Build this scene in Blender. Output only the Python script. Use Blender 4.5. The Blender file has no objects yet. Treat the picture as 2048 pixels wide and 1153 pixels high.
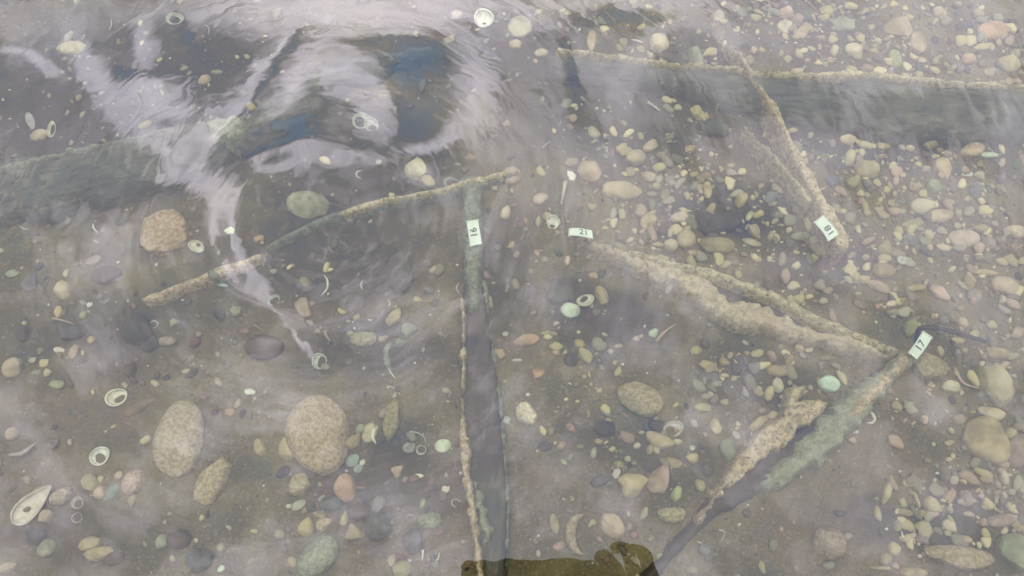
import bpy, math, random
import numpy as np
from mathutils import Vector, Matrix

# ------------------------------------------------------------------ camera, sky, sun, exposure
S = bpy.context.scene
COL = S.collection
H_CAM = 0.40            # lens above the water
BED = -0.09             # lake bed level
FPX = 1547.0            # focal length in photo pixels (2048 wide)
TH = math.radians(21.5) # tilt away from straight down
CAM = Vector((0, 0, H_CAM))
FW = Vector((0, math.sin(TH), -math.cos(TH)))
UP = Vector((0, math.cos(TH), math.sin(TH)))
cd = bpy.data.cameras.new('camera'); cam = bpy.data.objects.new('camera', cd); COL.objects.link(cam)
cam.location = CAM; cam.rotation_euler = (TH, 0, 0)
cd.sensor_width = 36; cd.lens = 36 * FPX / 2048; cd.clip_start = 0.005; cd.clip_end = 500
S.camera = cam

def ray(px, py):
    return (FW + Vector((1, 0, 0)) * ((px - 1024) / FPX) - UP * ((py - 576.5) / FPX))
def at(px, py, z=BED):
    d = ray(px, py); t = (z - H_CAM) / d.z
    return CAM + d * t
def sky_p(px, py):      # where on the cloud layer (tangent coordinates) flat water at that spot mirrors
    d = ray(px, py); return (d.x / -d.z, d.y / -d.z)

S.view_settings.view_transform = 'Standard'; S.view_settings.look = 'None'
S.view_settings.gamma = 1.0; S.view_settings.exposure = 0.0

SUN_EL, SUN_AZ = math.radians(36), math.radians(-72)   # azimuth from +y, towards -x
W = bpy.data.worlds.new('World'); S.world = W; W.use_nodes = True
nt = W.node_tree; nt.nodes.clear(); N = nt.nodes; L = nt.links
def nd(t, **k):
    n = N.new(t)
    for a, b in k.items(): setattr(n, a, b)
    return n
def mth(op, a, b=None, c=None, clamp=False):
    n = nd('ShaderNodeMath', operation=op, use_clamp=clamp)
    for i, v in enumerate((a, b, c)):
        if v is None: continue
        if isinstance(v, (int, float)): n.inputs[i].default_value = v
        else: L.new(v, n.inputs[i])
    return n.outputs[0]
wout = nd('ShaderNodeOutputWorld'); bg = nd('ShaderNodeBackground')
W.cycles.sampling_method = 'MANUAL'; W.cycles.sample_map_resolution = 256
L.new(bg.outputs[0], wout.inputs[0]); bg.inputs[1].default_value = 0.1
sky = nd('ShaderNodeTexSky', sky_type='NISHITA', sun_disc=False)
sky.sun_elevation = SUN_EL; sky.sun_rotation = SUN_AZ
tc = nd('ShaderNodeTexCoord')
sx = nd('ShaderNodeSeparateXYZ'); L.new(tc.outputs['Generated'], sx.inputs[0])
zc = mth('MAXIMUM', sx.outputs[2], 0.12)
cx = mth('DIVIDE', sx.outputs[0], zc); cy = mth('DIVIDE', sx.outputs[1], zc)
cp = nd('ShaderNodeCombineXYZ'); L.new(cx, cp.inputs[0]); L.new(cy, cp.inputs[1])
P0 = cp.outputs[0]      # cloud layer coordinates
def noise(vec, scale, detail=2, rough=0.5, dist=0.0):
    n = nd('ShaderNodeTexNoise'); n.inputs['Scale'].default_value = scale
    n.inputs['Detail'].default_value = detail; n.inputs['Roughness'].default_value = rough
    n.inputs['Distortion'].default_value = dist
    L.new(vec, n.inputs['Vector']); return n
def vmath(op, a, b):
    n = nd('ShaderNodeVectorMath', operation=op)
    for i, v in enumerate((a, b)):
        if isinstance(v, tuple): n.inputs[i].default_value = v
        elif isinstance(v, (int, float)): n.inputs['Scale'].default_value = v
        else: L.new(v, n.inputs[i])
    return n.outputs[0]
def warp(vec, scale, amt, detail=2):
    n = noise(vec, scale, detail)
    d = vmath('SUBTRACT', n.outputs['Color'], (0.5, 0.5, 0.5))
    return vmath('ADD', vec, vmath('SCALE', d, amt))
P1 = warp(P0, 7, 0.034, 2)
P2 = warp(P1, 30, 0.011, 3)

# clouds and gaps, with the water's ripple glare painted into the sky: (x0,y0, x1,y1, half width, value, alpha); value 0 = blue gap, 1 = bright cloud or glare
def poly(pts, val, al):      # a drawn-out streak painted into the sky: overlapping ovals along a path; pts = (x, y, half width)
    return [(a[0], a[1], b[0], b[1], (a[2] + b[2]) / 2, val, al) for a, b in zip(pts, pts[1:])]
BL = [
 # soft glare veils painted into the sky
 (1350,110,2040,110,150,.60,.6),(1020,300,1300,420,120,.64,.6),(1650,420,2040,440,120,.62,.5),(1100,60,1300,200,60,.66,.5),(60,200,480,180,150,.27,.45),
 (80,160,420,330,130,.46,.6),(900,480,1080,420,70,.44,.5),(700,400,760,420,50,.36,.4),(820,770,640,765,60,.52,.6),
 (1700,440,2040,560,110,.54,.6),(1700,900,1680,1060,70,.46,.55),(1600,60,2040,40,90,.66,.75),(1060,280,1240,440,80,.62,.7),(1500,40,1640,90,50,.64,.75),(1500,300,1620,380,46,.56,.6),(1650,330,1700,300,40,.66,.7),(1120,200,1100,380,34,.6,.7),(640,390,860,400,30,.44,.5),(100,250,30,330,50,.46,.5),(1960,250,2040,300,40,.5,.5),(1290,480,1180,400,30,.56,.55),(1240,280,1340,230,40,.6,.6),(1850,340,1980,420,60,.6,.6),(1900,640,2040,700,60,.56,.6),(1450,560,1600,520,34,.58,.6),(1000,330,1060,230,40,.62,.65),(2000,900,2040,1000,60,.5,.6),(1180,520,1080,600,40,.5,.5),(1600,420,1700,480,40,.56,.6),
 (1200,650,1300,560,50,.46,.5),(1430,330,1540,400,40,.48,.5),(1560,680,1700,640,34,.48,.5),(310,830,340,860,60,.42,.5),(870,990,900,1060,50,.42,.5),
 (1560,270,1740,320,46,.6,.6),(2008,120,2015,400,26,.6,.6),(1740,90,1770,130,34,.58,.5),(1430,1050,1480,1000,50,.46,.5),(1840,470,1960,440,40,.62,.5),
 # gaps
 (240,150,300,155,24,.0,.95),(340,25,375,110,15,.1,.8),(480,300,600,285,26,.04,.9),(570,250,640,265,24,.0,.95),(790,140,870,130,44,.0,.95),(800,230,860,225,46,.1,.85),
 (720,98,930,66,10,.06,.9),(1120,100,1150,215,22,.06,.8),(1110,32,1330,34,16,.08,.85),(1360,180,1420,240,50,.22,.7),(1530,190,1660,210,34,.14,.6),
 (1780,215,1990,215,36,.2,.6),(470,360,480,430,16,.1,.7),(540,440,840,470,46,.22,.6),(60,370,300,345,46,.24,.7),(1400,455,1540,465,36,.2,.5),(600,520,700,530,40,.22,.5),
 (1335,290,1380,330,30,.2,.6),(1700,380,1760,400,40,.28,.5),
] + poly([(612,38,16),(540,130,20),(455,215,20),(440,260,14)], .04, .95) + [
 # bright banks and painted ripple arcs
 (440,15,1080,20,52,1.0,.95),(1080,4,1520,4,18,.85,.8),(0,20,170,40,44,.6,.6),(280,45,294,130,24,.85,.85),(300,195,345,230,50,.92,.95),
 (1000,80,1075,180,52,.64,.7),(945,110,955,220,44,.95,.9),
] + poly([(150,80,22),(200,170,34),(290,270,36),(345,325,24)], .86, .85) + poly([(340,325,22),(430,245,24),(520,120,16),(600,50,12)], .95, .9) \
  + poly([(345,325,30),(400,360,40),(440,425,28)], .9, .85) + poly([(470,370,5),(446,430,10),(466,510,16),(520,580,11),(575,645,7),(612,706,4)], .95, .85) \
  + poly([(505,330,8),(560,335,16),(640,308,16),(760,322,14)], .85, .85) + [(825,345,850,355,30,.72,.75)] \
  + poly([(560,200,30),(605,130,34),(680,130,46),(730,190,44),(752,248,18)], .9, .9) + poly([(620,74,10),(740,70,11),(870,76,8)], .9, .85) \
  + poly([(950,225,34),(885,275,20),(800,300,14)], .88, .85) \
  + poly([(1225,225,24),(1262,120,24),(1330,48,20),(1430,22,18),(1478,90,14)], .74, .85) + poly([(0,112,12),(50,112,13),(100,142,12)], .85, .85) \
  + poly([(500,590,10),(620,648,14),(800,648,14),(960,600,12)], .64, .75) + poly([(560,535,8),(640,592,9),(750,588,8)], .56, .6) + poly([(1090,400,14),(1180,330,16),(1240,260,14)], .64, .6) + poly([(1000,210,12),(1035,300,12),(1010,400,10),(930,500,8)], .66, .7) + poly([(1260,230,26),(1190,330,18),(1130,440,12)], .6, .6)
# ripple streaks painted into the sky, curled round one centre
pcx, pcy = sky_p(640, 430)
pv = vmath('SUBTRACT', P1, (pcx, pcy, 0)); pl = nd('ShaderNodeVectorMath', operation='LENGTH'); L.new(pv, pl.inputs[0])
ps = nd('ShaderNodeSeparateXYZ'); L.new(pv, ps.inputs[0])
pq = nd('ShaderNodeCombineXYZ'); L.new(mth('MULTIPLY', pl.outputs['Value'], 62), pq.inputs[0]); L.new(mth('MULTIPLY', mth('ARCTAN2', ps.outputs[1], ps.outputs[0]), 2.4), pq.inputs[1])
st = noise(pq.outputs[0], 1.0, 3, 0.6)
stf = mth('MULTIPLY_ADD', st.outputs['Fac'], 2.6, -1.3)
st2 = noise(pq.outputs[0], 2.6, 2, 0.6)
fray = mth('MULTIPLY_ADD', st.outputs['Fac'], 2.6, -1.3)
fray = mth('MULTIPLY_ADD', mth('MULTIPLY_ADD', st2.outputs['Fac'], 1.6, -.8), 1.0, fray)
def ellipse_node(b, cur):
    x0, y0, x1, y1, hw, val, al = b
    mx, my = (x0 + x1) / 2, (y0 + y1) / 2
    c = Vector(sky_p(mx, my)); ln = math.hypot(x1 - x0, y1 - y0)
    ax = ((x1 - x0) / ln, (y1 - y0) / ln) if ln else (1, 0)
    a = ln / 2 + hw
    e = Vector(sky_p(mx + ax[0] * a, my + ax[1] * a)) - c
    q = Vector(sky_p(mx - ax[1] * hw, my + ax[0] * hw)) - c
    m = nd('ShaderNodeMapping', vector_type='TEXTURE')
    m.inputs['Location'].default_value = (c.x, c.y, 0)
    m.inputs['Rotation'].default_value = (0, 0, math.atan2(e.y, e.x))
    m.inputs['Scale'].default_value = (e.length, q.length, 1e3)
    sq = nd('ShaderNodeVectorMath', operation='MULTIPLY_ADD'); L.new(cur, sq.inputs[0]); sq.inputs[1].default_value = (1e-7, 1e-7, 0); L.new(P2, sq.inputs[2])
    L.new(sq.outputs[0], m.inputs['Vector'])
    ln_ = nd('ShaderNodeVectorMath', operation='LENGTH'); L.new(m.outputs[0], ln_.inputs[0])
    r = nd('ShaderNodeMapRange', interpolation_type='SMOOTHSTEP')
    r.inputs['From Min'].default_value = 1.45; r.inputs['From Max'].default_value = 0.45
    r.inputs['To Min'].default_value = 0; r.inputs['To Max'].default_value = al
    L.new(mth('ADD', ln_.outputs['Value'], fray), r.inputs['Value'])
    return r.outputs[0], val
base = noise(P2, 7.5, 6, 0.64)
bv = mth('MULTIPLY_ADD', base.outputs['Fac'], 1.5, -0.33)          # 0.2 .. 0.5
cur = bv
for b in BL:
    mk, val = ellipse_node(b, cur)
    x = nd('ShaderNodeMix', data_type='FLOAT'); L.new(mk, x.inputs[0]); L.new(cur, x.inputs[2]); x.inputs[3].default_value = val
    cur = x.outputs[0]
bw = nd('ShaderNodeMapRange', interpolation_type='SMOOTHSTEP'); L.new(pl.outputs['Value'], bw.inputs['Value']); bw.inputs['From Min'].default_value = .75; bw.inputs['From Max'].default_value = .12
bw.inputs['To Min'].default_value = .14; bw.inputs['To Max'].default_value = .5
cur = mth('MULTIPLY', cur, mth('MULTIPLY_ADD', stf, bw.outputs[0], 1.0))
rp = nd('ShaderNodeValToRGB'); cr = rp.color_ramp
cr.elements[0].position = 0.0; cr.elements[0].color = (0.115, 0.165, 0.245, 1)
cr.elements[1].position = 1.0; cr.elements[1].color = (0.60, 0.56, 0.64, 1)
for p_, c_ in ((0.2, (0.118, 0.138, 0.186, 1)), (0.36, (0.157, 0.155, 0.174, 1)), (0.7, (0.368, 0.352, 0.398, 1))):
    e_ = cr.elements.new(p_); e_.color = c_
L.new(cur, rp.inputs[0])
SKY_GAIN = 1 / 0.056
cl = vmath('SCALE', rp.outputs[0], SKY_GAIN * 10 * 1.0)
# sky dimmed away from the bright overhead patch, to lower light on the bed
dx = nd('ShaderNodeMapping', vector_type='TEXTURE'); dx.inputs['Location'].default_value = (0, 0.35, 0); dx.inputs['Scale'].default_value = (1.15, 0.95, 1)
L.new(P0, dx.inputs['Vector'])
dl = nd('ShaderNodeVectorMath', operation='LENGTH'); L.new(dx.outputs[0], dl.inputs[0])
dr = nd('ShaderNodeMapRange', interpolation_type='SMOOTHSTEP'); L.new(dl.outputs['Value'], dr.inputs['Value'])
dr.inputs['From Min'].default_value = 0.85; dr.inputs['From Max'].default_value = 1.9
dim = nd('ShaderNodeMix', data_type='RGBA'); L.new(dr.outputs[0], dim.inputs[0]); L.new(cl, dim.inputs[6])
skd = vmath('ADD', sky.outputs[0], (2.2, 2.2, 2.3))
L.new(skd, dim.inputs[7]); L.new(dim.outputs[2], bg.inputs[0])

sl = bpy.data.lights.new('sun', 'SUN'); sun = bpy.data.objects.new('sun', sl); COL.objects.link(sun)
sl.energy = 1.8; sl.angle = math.radians(10); sl.color = (1, 0.96, 0.9)
sd = Vector((math.sin(SUN_AZ) * math.cos(SUN_EL), math.cos(SUN_AZ) * math.cos(SUN_EL), math.sin(SUN_EL)))
sun.rotation_euler = sd.to_track_quat('Z', 'Y').to_euler()

# ------------------------------------------------------------------ helpers
rng = np.random.RandomState(7); random.seed(7)
_perm = rng.rand(256, 256)
def vnoise(x, y, s=0):
    x = np.asarray(x) + 1000.3 + s * 17.7; y = np.asarray(y) + 1000.7 + s * 9.1
    xi = np.floor(x).astype(int); yi = np.floor(y).astype(int); fx = x - xi; fy = y - yi
    fx = fx * fx * fx * (fx * (fx * 6 - 15) + 10); fy = fy * fy * fy * (fy * (fy * 6 - 15) + 10)
    g = lambda a, b: _perm[a % 256, b % 256]
    return ((g(xi, yi) * (1 - fx) + g(xi + 1, yi) * fx) * (1 - fy) + (g(xi, yi + 1) * (1 - fx) + g(xi + 1, yi + 1) * fx) * fy) * 2 - 1
def fbm(x, y, o=4, s=0):
    r = 0; a = 1; t = 0
    for i in range(o):
        r = r + a * vnoise(x * 2 ** i, y * 2 ** i, s + i * 3); t += a; a *= .5
    return r / t

def link(name, verts, faces, mat, parent=None, smooth=True, col=None):
    me = bpy.data.meshes.new(name)
    me.from_pydata([tuple(v) for v in verts], [], [tuple(int(i) for i in f) for f in faces])
    if smooth: me.polygons.foreach_set('use_smooth', [True] * len(me.polygons))
    me.update(); me.materials.append(mat)
    o = bpy.data.objects.new(name, me); COL.objects.link(o)
    if parent is not None: o.parent = parent
    if col is not None: o.color = (*col, 1)
    return o
def tag(o, label=None, cat=None, group=None, kind=None):
    if label: o['label'] = label
    if cat: o['category'] = cat
    if group: o['group'] = group
    if kind: o['kind'] = kind
    return o
def empty(name, loc, label, cat, group=None):
    o = bpy.data.objects.new(name, None); COL.objects.link(o); o.location = loc; o.empty_display_size = 0.02
    return tag(o, label, cat, group)

# ------------------------------------------------------------------ materials
def mat(name):
    m = bpy.data.materials.new(name); m.use_nodes = True; t = m.node_tree; t.nodes.clear()
    o = t.nodes.new('ShaderNodeOutputMaterial'); return m, t, o
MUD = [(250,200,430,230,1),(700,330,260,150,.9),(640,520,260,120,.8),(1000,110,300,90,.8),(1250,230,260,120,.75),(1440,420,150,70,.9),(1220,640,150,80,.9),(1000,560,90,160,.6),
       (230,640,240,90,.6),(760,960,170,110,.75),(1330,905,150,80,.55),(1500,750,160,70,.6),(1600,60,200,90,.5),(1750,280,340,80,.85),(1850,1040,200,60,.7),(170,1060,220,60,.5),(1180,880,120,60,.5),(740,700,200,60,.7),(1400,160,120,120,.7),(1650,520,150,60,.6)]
def mixed(name, c1, c2, scale, rough=0.85, bump=0.3, bscale=None, c3=None, s3=None, objcol=False, detail=6, lo=.38, hi=.62, spk=None, dist=0.3, bdist=0.002, mud=False, grain=None):
    m, t, o = mat(name); n = t.nodes; l = t.links
    b = n.new('ShaderNodeBsdfPrincipled'); l.new(b.outputs[0], o.inputs[0])
    b.inputs['Roughness'].default_value = rough; b.inputs['Specular IOR Level'].default_value = 0.15
    g = n.new('ShaderNodeNewGeometry')
    tcn = n.new('ShaderNodeTexCoord')
    src = g.outputs['Position']
    def ns(sc, d=detail, di=dist):
        x = n.new('ShaderNodeTexNoise'); x.inputs['Scale'].default_value = sc; x.inputs['Detail'].default_value = d
        x.inputs['Distortion'].default_value = di; x.inputs['Roughness'].default_value = .6
        l.new(src, x.inputs['Vector']); return x.outputs['Fac']
    if grain is not None:
        gm = n.new('ShaderNodeMapping'); gm.vector_type = 'TEXTURE'; gm.inputs['Rotation'].default_value = (0, 0, math.radians(grain)); gm.inputs['Scale'].default_value = (9, 1, 1); l.new(src, gm.inputs['Vector']); src_g = gm.outputs[0]
        gn = n.new('ShaderNodeTexNoise'); gn.inputs['Scale'].default_value = 330; gn.inputs['Detail'].default_value = 4; gn.inputs['Roughness'].default_value = .65; l.new(src_g, gn.inputs['Vector'])
    def mr(v, a, b_, lo_=0, hi_=1):
        x = n.new('ShaderNodeMapRange'); x.interpolation_type = 'SMOOTHSTEP'; l.new(v, x.inputs['Value'])
        x.inputs['From Min'].default_value = a; x.inputs['From Max'].default_value = b_
        x.inputs['To Min'].default_value = lo_; x.inputs['To Max'].default_value = hi_; return x.outputs[0]
    def mx(f, a, b_, mode='MIX'):
        x = n.new('ShaderNodeMix'); x.data_type = 'RGBA'; x.blend_type = mode; l.new(f, x.inputs[0]) if not isinstance(f, float) else setattr(x.inputs[0], 'default_value', f)
        for i, v in ((6, a), (7, b_)):
            if isinstance(v, tuple): x.inputs[i].default_value = (*v, 1)
            else: l.new(v, x.inputs[i])
        return x.outputs[2]
    if objcol:
        oi = n.new('ShaderNodeObjectInfo'); A = oi.outputs['Color']
        c = mx(mr(ns(scale), lo, hi), mx(1.0, A, c1, 'MULTIPLY'), mx(1.0, A, c2, 'MULTIPLY'))
    else:
        c = mx(mr(ns(scale), lo, hi), c1, c2)
    if c3: c = mx(mr(ns(s3 or scale * .3, 4), .5, .68), c, c3)
    if spk:
        v = ns(spk[0], 3, 0); c = mx(mr(v, .56, .66, 0, spk[2]), c, spk[1])
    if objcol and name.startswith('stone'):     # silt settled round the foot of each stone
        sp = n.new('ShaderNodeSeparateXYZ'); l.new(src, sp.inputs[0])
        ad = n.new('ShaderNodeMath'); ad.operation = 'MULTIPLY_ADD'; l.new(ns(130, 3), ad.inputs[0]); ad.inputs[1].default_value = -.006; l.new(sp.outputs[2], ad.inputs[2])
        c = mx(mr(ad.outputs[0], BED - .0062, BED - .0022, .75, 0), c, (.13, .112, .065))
    if grain is not None: c = mx(mr(gn.outputs['Fac'], .5, .66, 0, .55), c, (.02, .02, .017)); c = mx(mr(gn.outputs['Fac'], .42, .3, 0, .5), c, (.15, .15, .11))
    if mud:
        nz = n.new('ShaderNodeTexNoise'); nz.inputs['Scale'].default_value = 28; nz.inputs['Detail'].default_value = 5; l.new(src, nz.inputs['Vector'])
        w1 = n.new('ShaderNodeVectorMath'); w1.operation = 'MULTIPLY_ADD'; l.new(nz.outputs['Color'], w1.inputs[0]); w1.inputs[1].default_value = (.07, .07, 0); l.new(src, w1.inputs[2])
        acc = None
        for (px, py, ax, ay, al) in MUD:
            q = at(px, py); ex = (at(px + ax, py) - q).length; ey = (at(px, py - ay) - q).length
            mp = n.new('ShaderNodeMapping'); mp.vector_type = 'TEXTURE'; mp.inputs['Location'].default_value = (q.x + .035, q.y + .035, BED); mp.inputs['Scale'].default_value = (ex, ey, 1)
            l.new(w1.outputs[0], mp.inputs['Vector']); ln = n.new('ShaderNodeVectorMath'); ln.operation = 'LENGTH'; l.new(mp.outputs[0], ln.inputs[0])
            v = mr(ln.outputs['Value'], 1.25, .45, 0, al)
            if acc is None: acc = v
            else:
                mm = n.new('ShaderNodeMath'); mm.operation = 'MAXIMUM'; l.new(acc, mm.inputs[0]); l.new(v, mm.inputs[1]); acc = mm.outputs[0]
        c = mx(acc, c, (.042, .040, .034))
    l.new(c, b.inputs['Base Color'])
    if bump:
        bn = n.new('ShaderNodeBump'); bn.inputs['Strength'].default_value = bump; bn.inputs['Distance'].default_value = bdist
        l.new(ns(bscale or scale * 2, 8), bn.inputs['Height']); l.new(bn.outputs[0], b.inputs['Normal'])
    return m
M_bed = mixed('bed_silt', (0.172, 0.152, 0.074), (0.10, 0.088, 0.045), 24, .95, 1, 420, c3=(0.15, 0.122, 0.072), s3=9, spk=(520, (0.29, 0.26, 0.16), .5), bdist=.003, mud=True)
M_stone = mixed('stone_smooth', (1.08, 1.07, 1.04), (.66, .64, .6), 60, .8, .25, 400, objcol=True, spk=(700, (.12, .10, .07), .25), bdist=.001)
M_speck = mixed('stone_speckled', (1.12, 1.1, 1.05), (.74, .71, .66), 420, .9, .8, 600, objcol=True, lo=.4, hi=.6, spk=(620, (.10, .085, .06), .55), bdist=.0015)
M_shell = mixed('shell', (1, 1, 1), (.72, .74, .68), 180, .45, .15, 500, objcol=True)
def darkwood(nm, g): return mixed(nm, (0.058, 0.050, 0.042), (0.085, 0.072, 0.056), 30, .8, .7, 200, c3=(.08, .085, .06), grain=g)
M_dark = darkwood('wet_dark_wood', -28); M_dark90 = darkwood('wet_dark_wood_upright', 86); M_darkD = darkwood('wet_dark_wood_slanting', 40)
def slate(nm, g): return mixed(nm, (0.085, 0.092, 0.075), (0.115, 0.122, 0.095), 40, .9, .9, 160, c3=(.15, .158, .115), s3=80, bdist=.004, grain=g)
M_slate = slate('waterlogged_wood', -5); M_slateL = slate('waterlogged_wood_left', 18)
M_crust = mixed('tan_crust', (0.52, 0.45, 0.28), (0.33, 0.275, 0.16), 260, .95, 1, 500, lo=.4, hi=.6, spk=(480, (.08, .06, .04), .8), bdist=.002)
M_crustg = mixed('olive_crust', (0.50, 0.455, 0.255), (0.31, 0.285, 0.155), 240, .95, 1, 500, lo=.4, hi=.6, spk=(460, (.08, .07, .04), .75), bdist=.002)
M_moss = mixed('grey_green_film', (0.20, 0.23, 0.155), (0.125, 0.15, 0.10), 220, 1, 1, 450, lo=.4, hi=.6, spk=(420, (.32, .33, .22), .6), bdist=.002)
M_fuzz = mixed('pale_fuzzy_growth', (0.48, 0.43, 0.27), (0.33, 0.30, 0.185), 240, 1, 1, 450, c3=(.44, .36, .24), s3=40, lo=.4, hi=.6, spk=(430, (.14, .12, .08), .5), bdist=.002)
M_fuzzg = mixed('green_fuzzy_growth', (0.29, 0.31, 0.20), (0.20, 0.225, 0.145), 240, 1, 1, 450, lo=.4, hi=.6, spk=(430, (.38, .38, .24), .5), bdist=.002)
def plain(name, c, rough=.5, spec=.3):
    m, t, o = mat(name); b = t.nodes.new('ShaderNodeBsdfPrincipled'); t.links.new(b.outputs[0], o.inputs[0])
    nz = t.nodes.new('ShaderNodeTexNoise'); nz.inputs['Scale'].default_value = 300
    x = t.nodes.new('ShaderNodeMix'); x.data_type = 'RGBA'; x.inputs[6].default_value = (*c, 1)
    x.inputs[7].default_value = (c[0] * .85, c[1] * .87, c[2] * .85, 1)
    t.links.new(nz.outputs[0], x.inputs[0]); t.links.new(x.outputs[2], b.inputs['Base Color'])
    b.inputs['Roughness'].default_value = rough; b.inputs['Specular IOR Level'].default_value = spec; return m
M_tag = plain('tag_plastic', (.62, .75, .62)); M_ink = plain('ink', (.045, .055, .045)); M_black = plain('black_plastic', (.018, .018, .018), .4)
M_skin = plain('skin', (.33, .19, .12), .55); M_sleeve = plain('sleeve_cloth', (.03, .035, .045), .9, .1); M_glass = plain('lens_glass', (.01, .01, .012), .1)
def attrmat():
    m, t, o = mat('gravel_mix'); b = t.nodes.new('ShaderNodeBsdfPrincipled'); t.links.new(b.outputs[0], o.inputs[0])
    a = t.nodes.new('ShaderNodeVertexColor'); a.layer_name = 'tone'; t.links.new(a.outputs[0], b.inputs['Base Color'])
    b.inputs['Roughness'].default_value = .9; b.inputs['Specular IOR Level'].default_value = .1; return m
M_grit = attrmat()
def watermat():
    m, t, o = mat('water_surface'); n = t.nodes; l = t.links
    tr = n.new('ShaderNodeBsdfTransparent'); tr.inputs[0].default_value = (.93, .93, .84, 1)
    gl = n.new('ShaderNodeBsdfGlossy'); gl.inputs['Roughness'].default_value = 0.012
    fr = n.new('ShaderNodeFresnel'); fr.inputs['IOR'].default_value = 1.6
    nz = n.new('ShaderNodeTexNoise'); nz.inputs['Scale'].default_value = 40; nz.inputs['Detail'].default_value = 2; nz.inputs['Distortion'].default_value = .4
    g = n.new('ShaderNodeNewGeometry'); l.new(g.outputs['Position'], nz.inputs['Vector'])
    bp = n.new('ShaderNodeBump'); bp.inputs['Strength'].default_value = .2; bp.inputs['Distance'].default_value = .0003
    l.new(nz.outputs['Fac'], bp.inputs['Height']); l.new(bp.outputs[0], gl.inputs['Normal'])
    mx = n.new('ShaderNodeMixShader'); l.new(fr.outputs[0], mx.inputs[0]); l.new(tr.outputs[0], mx.inputs[1]); l.new(gl.outputs[0], mx.inputs[2])
    l.new(mx.outputs[0], o.inputs[0]); return m
M_water = watermat()

# ------------------------------------------------------------------ water and bed
def axis(lo, hi, step, far):
    core = list(np.arange(lo, hi + step / 2, step)); a = []; s = step; x = hi
    while x < far: s *= 1.25; x += s; a.append(x)
    b = []; s = step; x = lo
    while x > -far: s *= 1.25; x -= s; b.append(x)
    return np.array(b[::-1] + core + a)
def sheet(name, xs, ys, zf, m):
    X, Y = np.meshgrid(xs, ys); Z = zf(X, Y); nx, ny = len(xs), len(ys)
    co = np.stack([X, Y, Z], -1).reshape(-1, 3).astype(np.float32)
    i = np.arange((ny - 1) * (nx - 1)); r = i // (nx - 1); c = i % (nx - 1); a = r * nx + c
    F = np.stack([a, a + 1, a + nx + 1, a + nx], 1)
    me = bpy.data.meshes.new(name); me.vertices.add(len(co)); me.vertices.foreach_set('co', co.ravel())
    me.loops.add(F.size); me.loops.foreach_set('vertex_index', F.ravel().astype(np.int32))
    me.polygons.add(len(F)); me.polygons.foreach_set('loop_start', (np.arange(len(F)) * 4).astype(np.int32))
    me.polygons.foreach_set('use_smooth', np.ones(len(F), bool)); me.update(calc_edges=True); me.validate()
    me.materials.append(m); o = bpy.data.objects.new(name, me); COL.objects.link(o); o['kind'] = 'structure'; return o
def bed_z(X, Y):
    return BED + 0.0035 * fbm(X * 9, Y * 9, 3, 1) + 0.0016 * fbm(X * 55, Y * 55, 4, 5)
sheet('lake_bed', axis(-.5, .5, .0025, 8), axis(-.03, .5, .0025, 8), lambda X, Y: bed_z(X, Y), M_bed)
wc = at(600, 440, 0); wd = at(330, 300, 0)
def water_z(X, Y):
    px = X / 0.26e-3 # rough photo-sized units for the masks only
    k = np.clip((Y - .09) / .12, 0, 1) * (0.35 + .65 * np.clip((.16 - X) / .16, 0, 1)) + .22 * np.clip((Y - .0) / .10, .12, 1)
    h = 0.00014 * fbm(X * 17 + 3, Y * 15, 2, 40) + 0.000032 * fbm(X * 45, Y * 30, 2, 50)
    r = np.hypot(X - wc.x, Y - wc.y)
    h = h + 0.00003 * np.exp(-((r - .055) / .012) ** 2) * np.cos((r - .055) * 330) * (.5 + .5 * np.clip((wc.x - X) / .04, -1, 1))
    r2 = np.hypot(X - wd.x, Y - wd.y)
    h = h + 0.00003 * np.exp(-(r2 / .05) ** 2) * np.cos(r2 * 220)
    far = np.clip(1.5 - np.hypot(X, Y), 0, 1)
    return h * k * far
sheet('water', axis(-.45, .45, .0022, 8), axis(-.05, .42, .0022, 8), water_z, M_water)
# ------------------------------------------------------------------ shape builders
def ico(sub):
    t = (1 + 5 ** .5) / 2
    V = [(-1,t,0),(1,t,0),(-1,-t,0),(1,-t,0),(0,-1,t),(0,1,t),(0,-1,-t),(0,1,-t),(t,0,-1),(t,0,1),(-t,0,-1),(-t,0,1)]
    F = [(0,11,5),(0,5,1),(0,1,7),(0,7,10),(0,10,11),(1,5,9),(5,11,4),(11,10,2),(10,7,6),(7,1,8),(3,9,4),(3,4,2),(3,2,6),(3,6,8),(3,8,9),(4,9,5),(2,4,11),(6,2,10),(8,6,7),(9,8,1)]
    V = [np.array(v) / np.linalg.norm(v) for v in V]
    for _ in range(sub):
        c = {}; G = []
        def mid(a, b):
            k = (min(a, b), max(a, b))
            if k not in c:
                m = V[a] + V[b]; V.append(m / np.linalg.norm(m)); c[k] = len(V) - 1
            return c[k]
        for a, b, d in F:
            x, y, z = mid(a, b), mid(b, d), mid(d, a); G += [(a, x, z), (b, y, x), (d, z, y), (x, y, z)]
        F = G
    return np.array(V), F
ICO = {k: ico(k) for k in (1, 2, 3, 4)}
def frame(px, py, w, h, ang, z):
    """metres and world angle of a w x h pixel ellipse lying on the bed"""
    a = math.radians(ang); ux, uy = math.cos(a), -math.sin(a)
    p = at(px, py, z)
    e = at(px + ux * w / 2, py + uy * w / 2, z) - at(px - ux * w / 2, py - uy * w / 2, z)
    q = at(px + uy * h / 2, py - ux * h / 2, z) - at(px - uy * h / 2, py + ux * h / 2, z)
    return p, e.length / 2, q.length / 2, math.atan2(e.y, e.x)
def lumps(V, r, amp, f0):
    d = np.zeros(len(V))
    for i in range(7):
        k = r.normal(size=3) * f0 * (1 + i * .45); d += np.sin(V @ k + r.rand() * 6.28) / (1 + i * .6)
    return 1 + amp * d / 2
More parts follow.
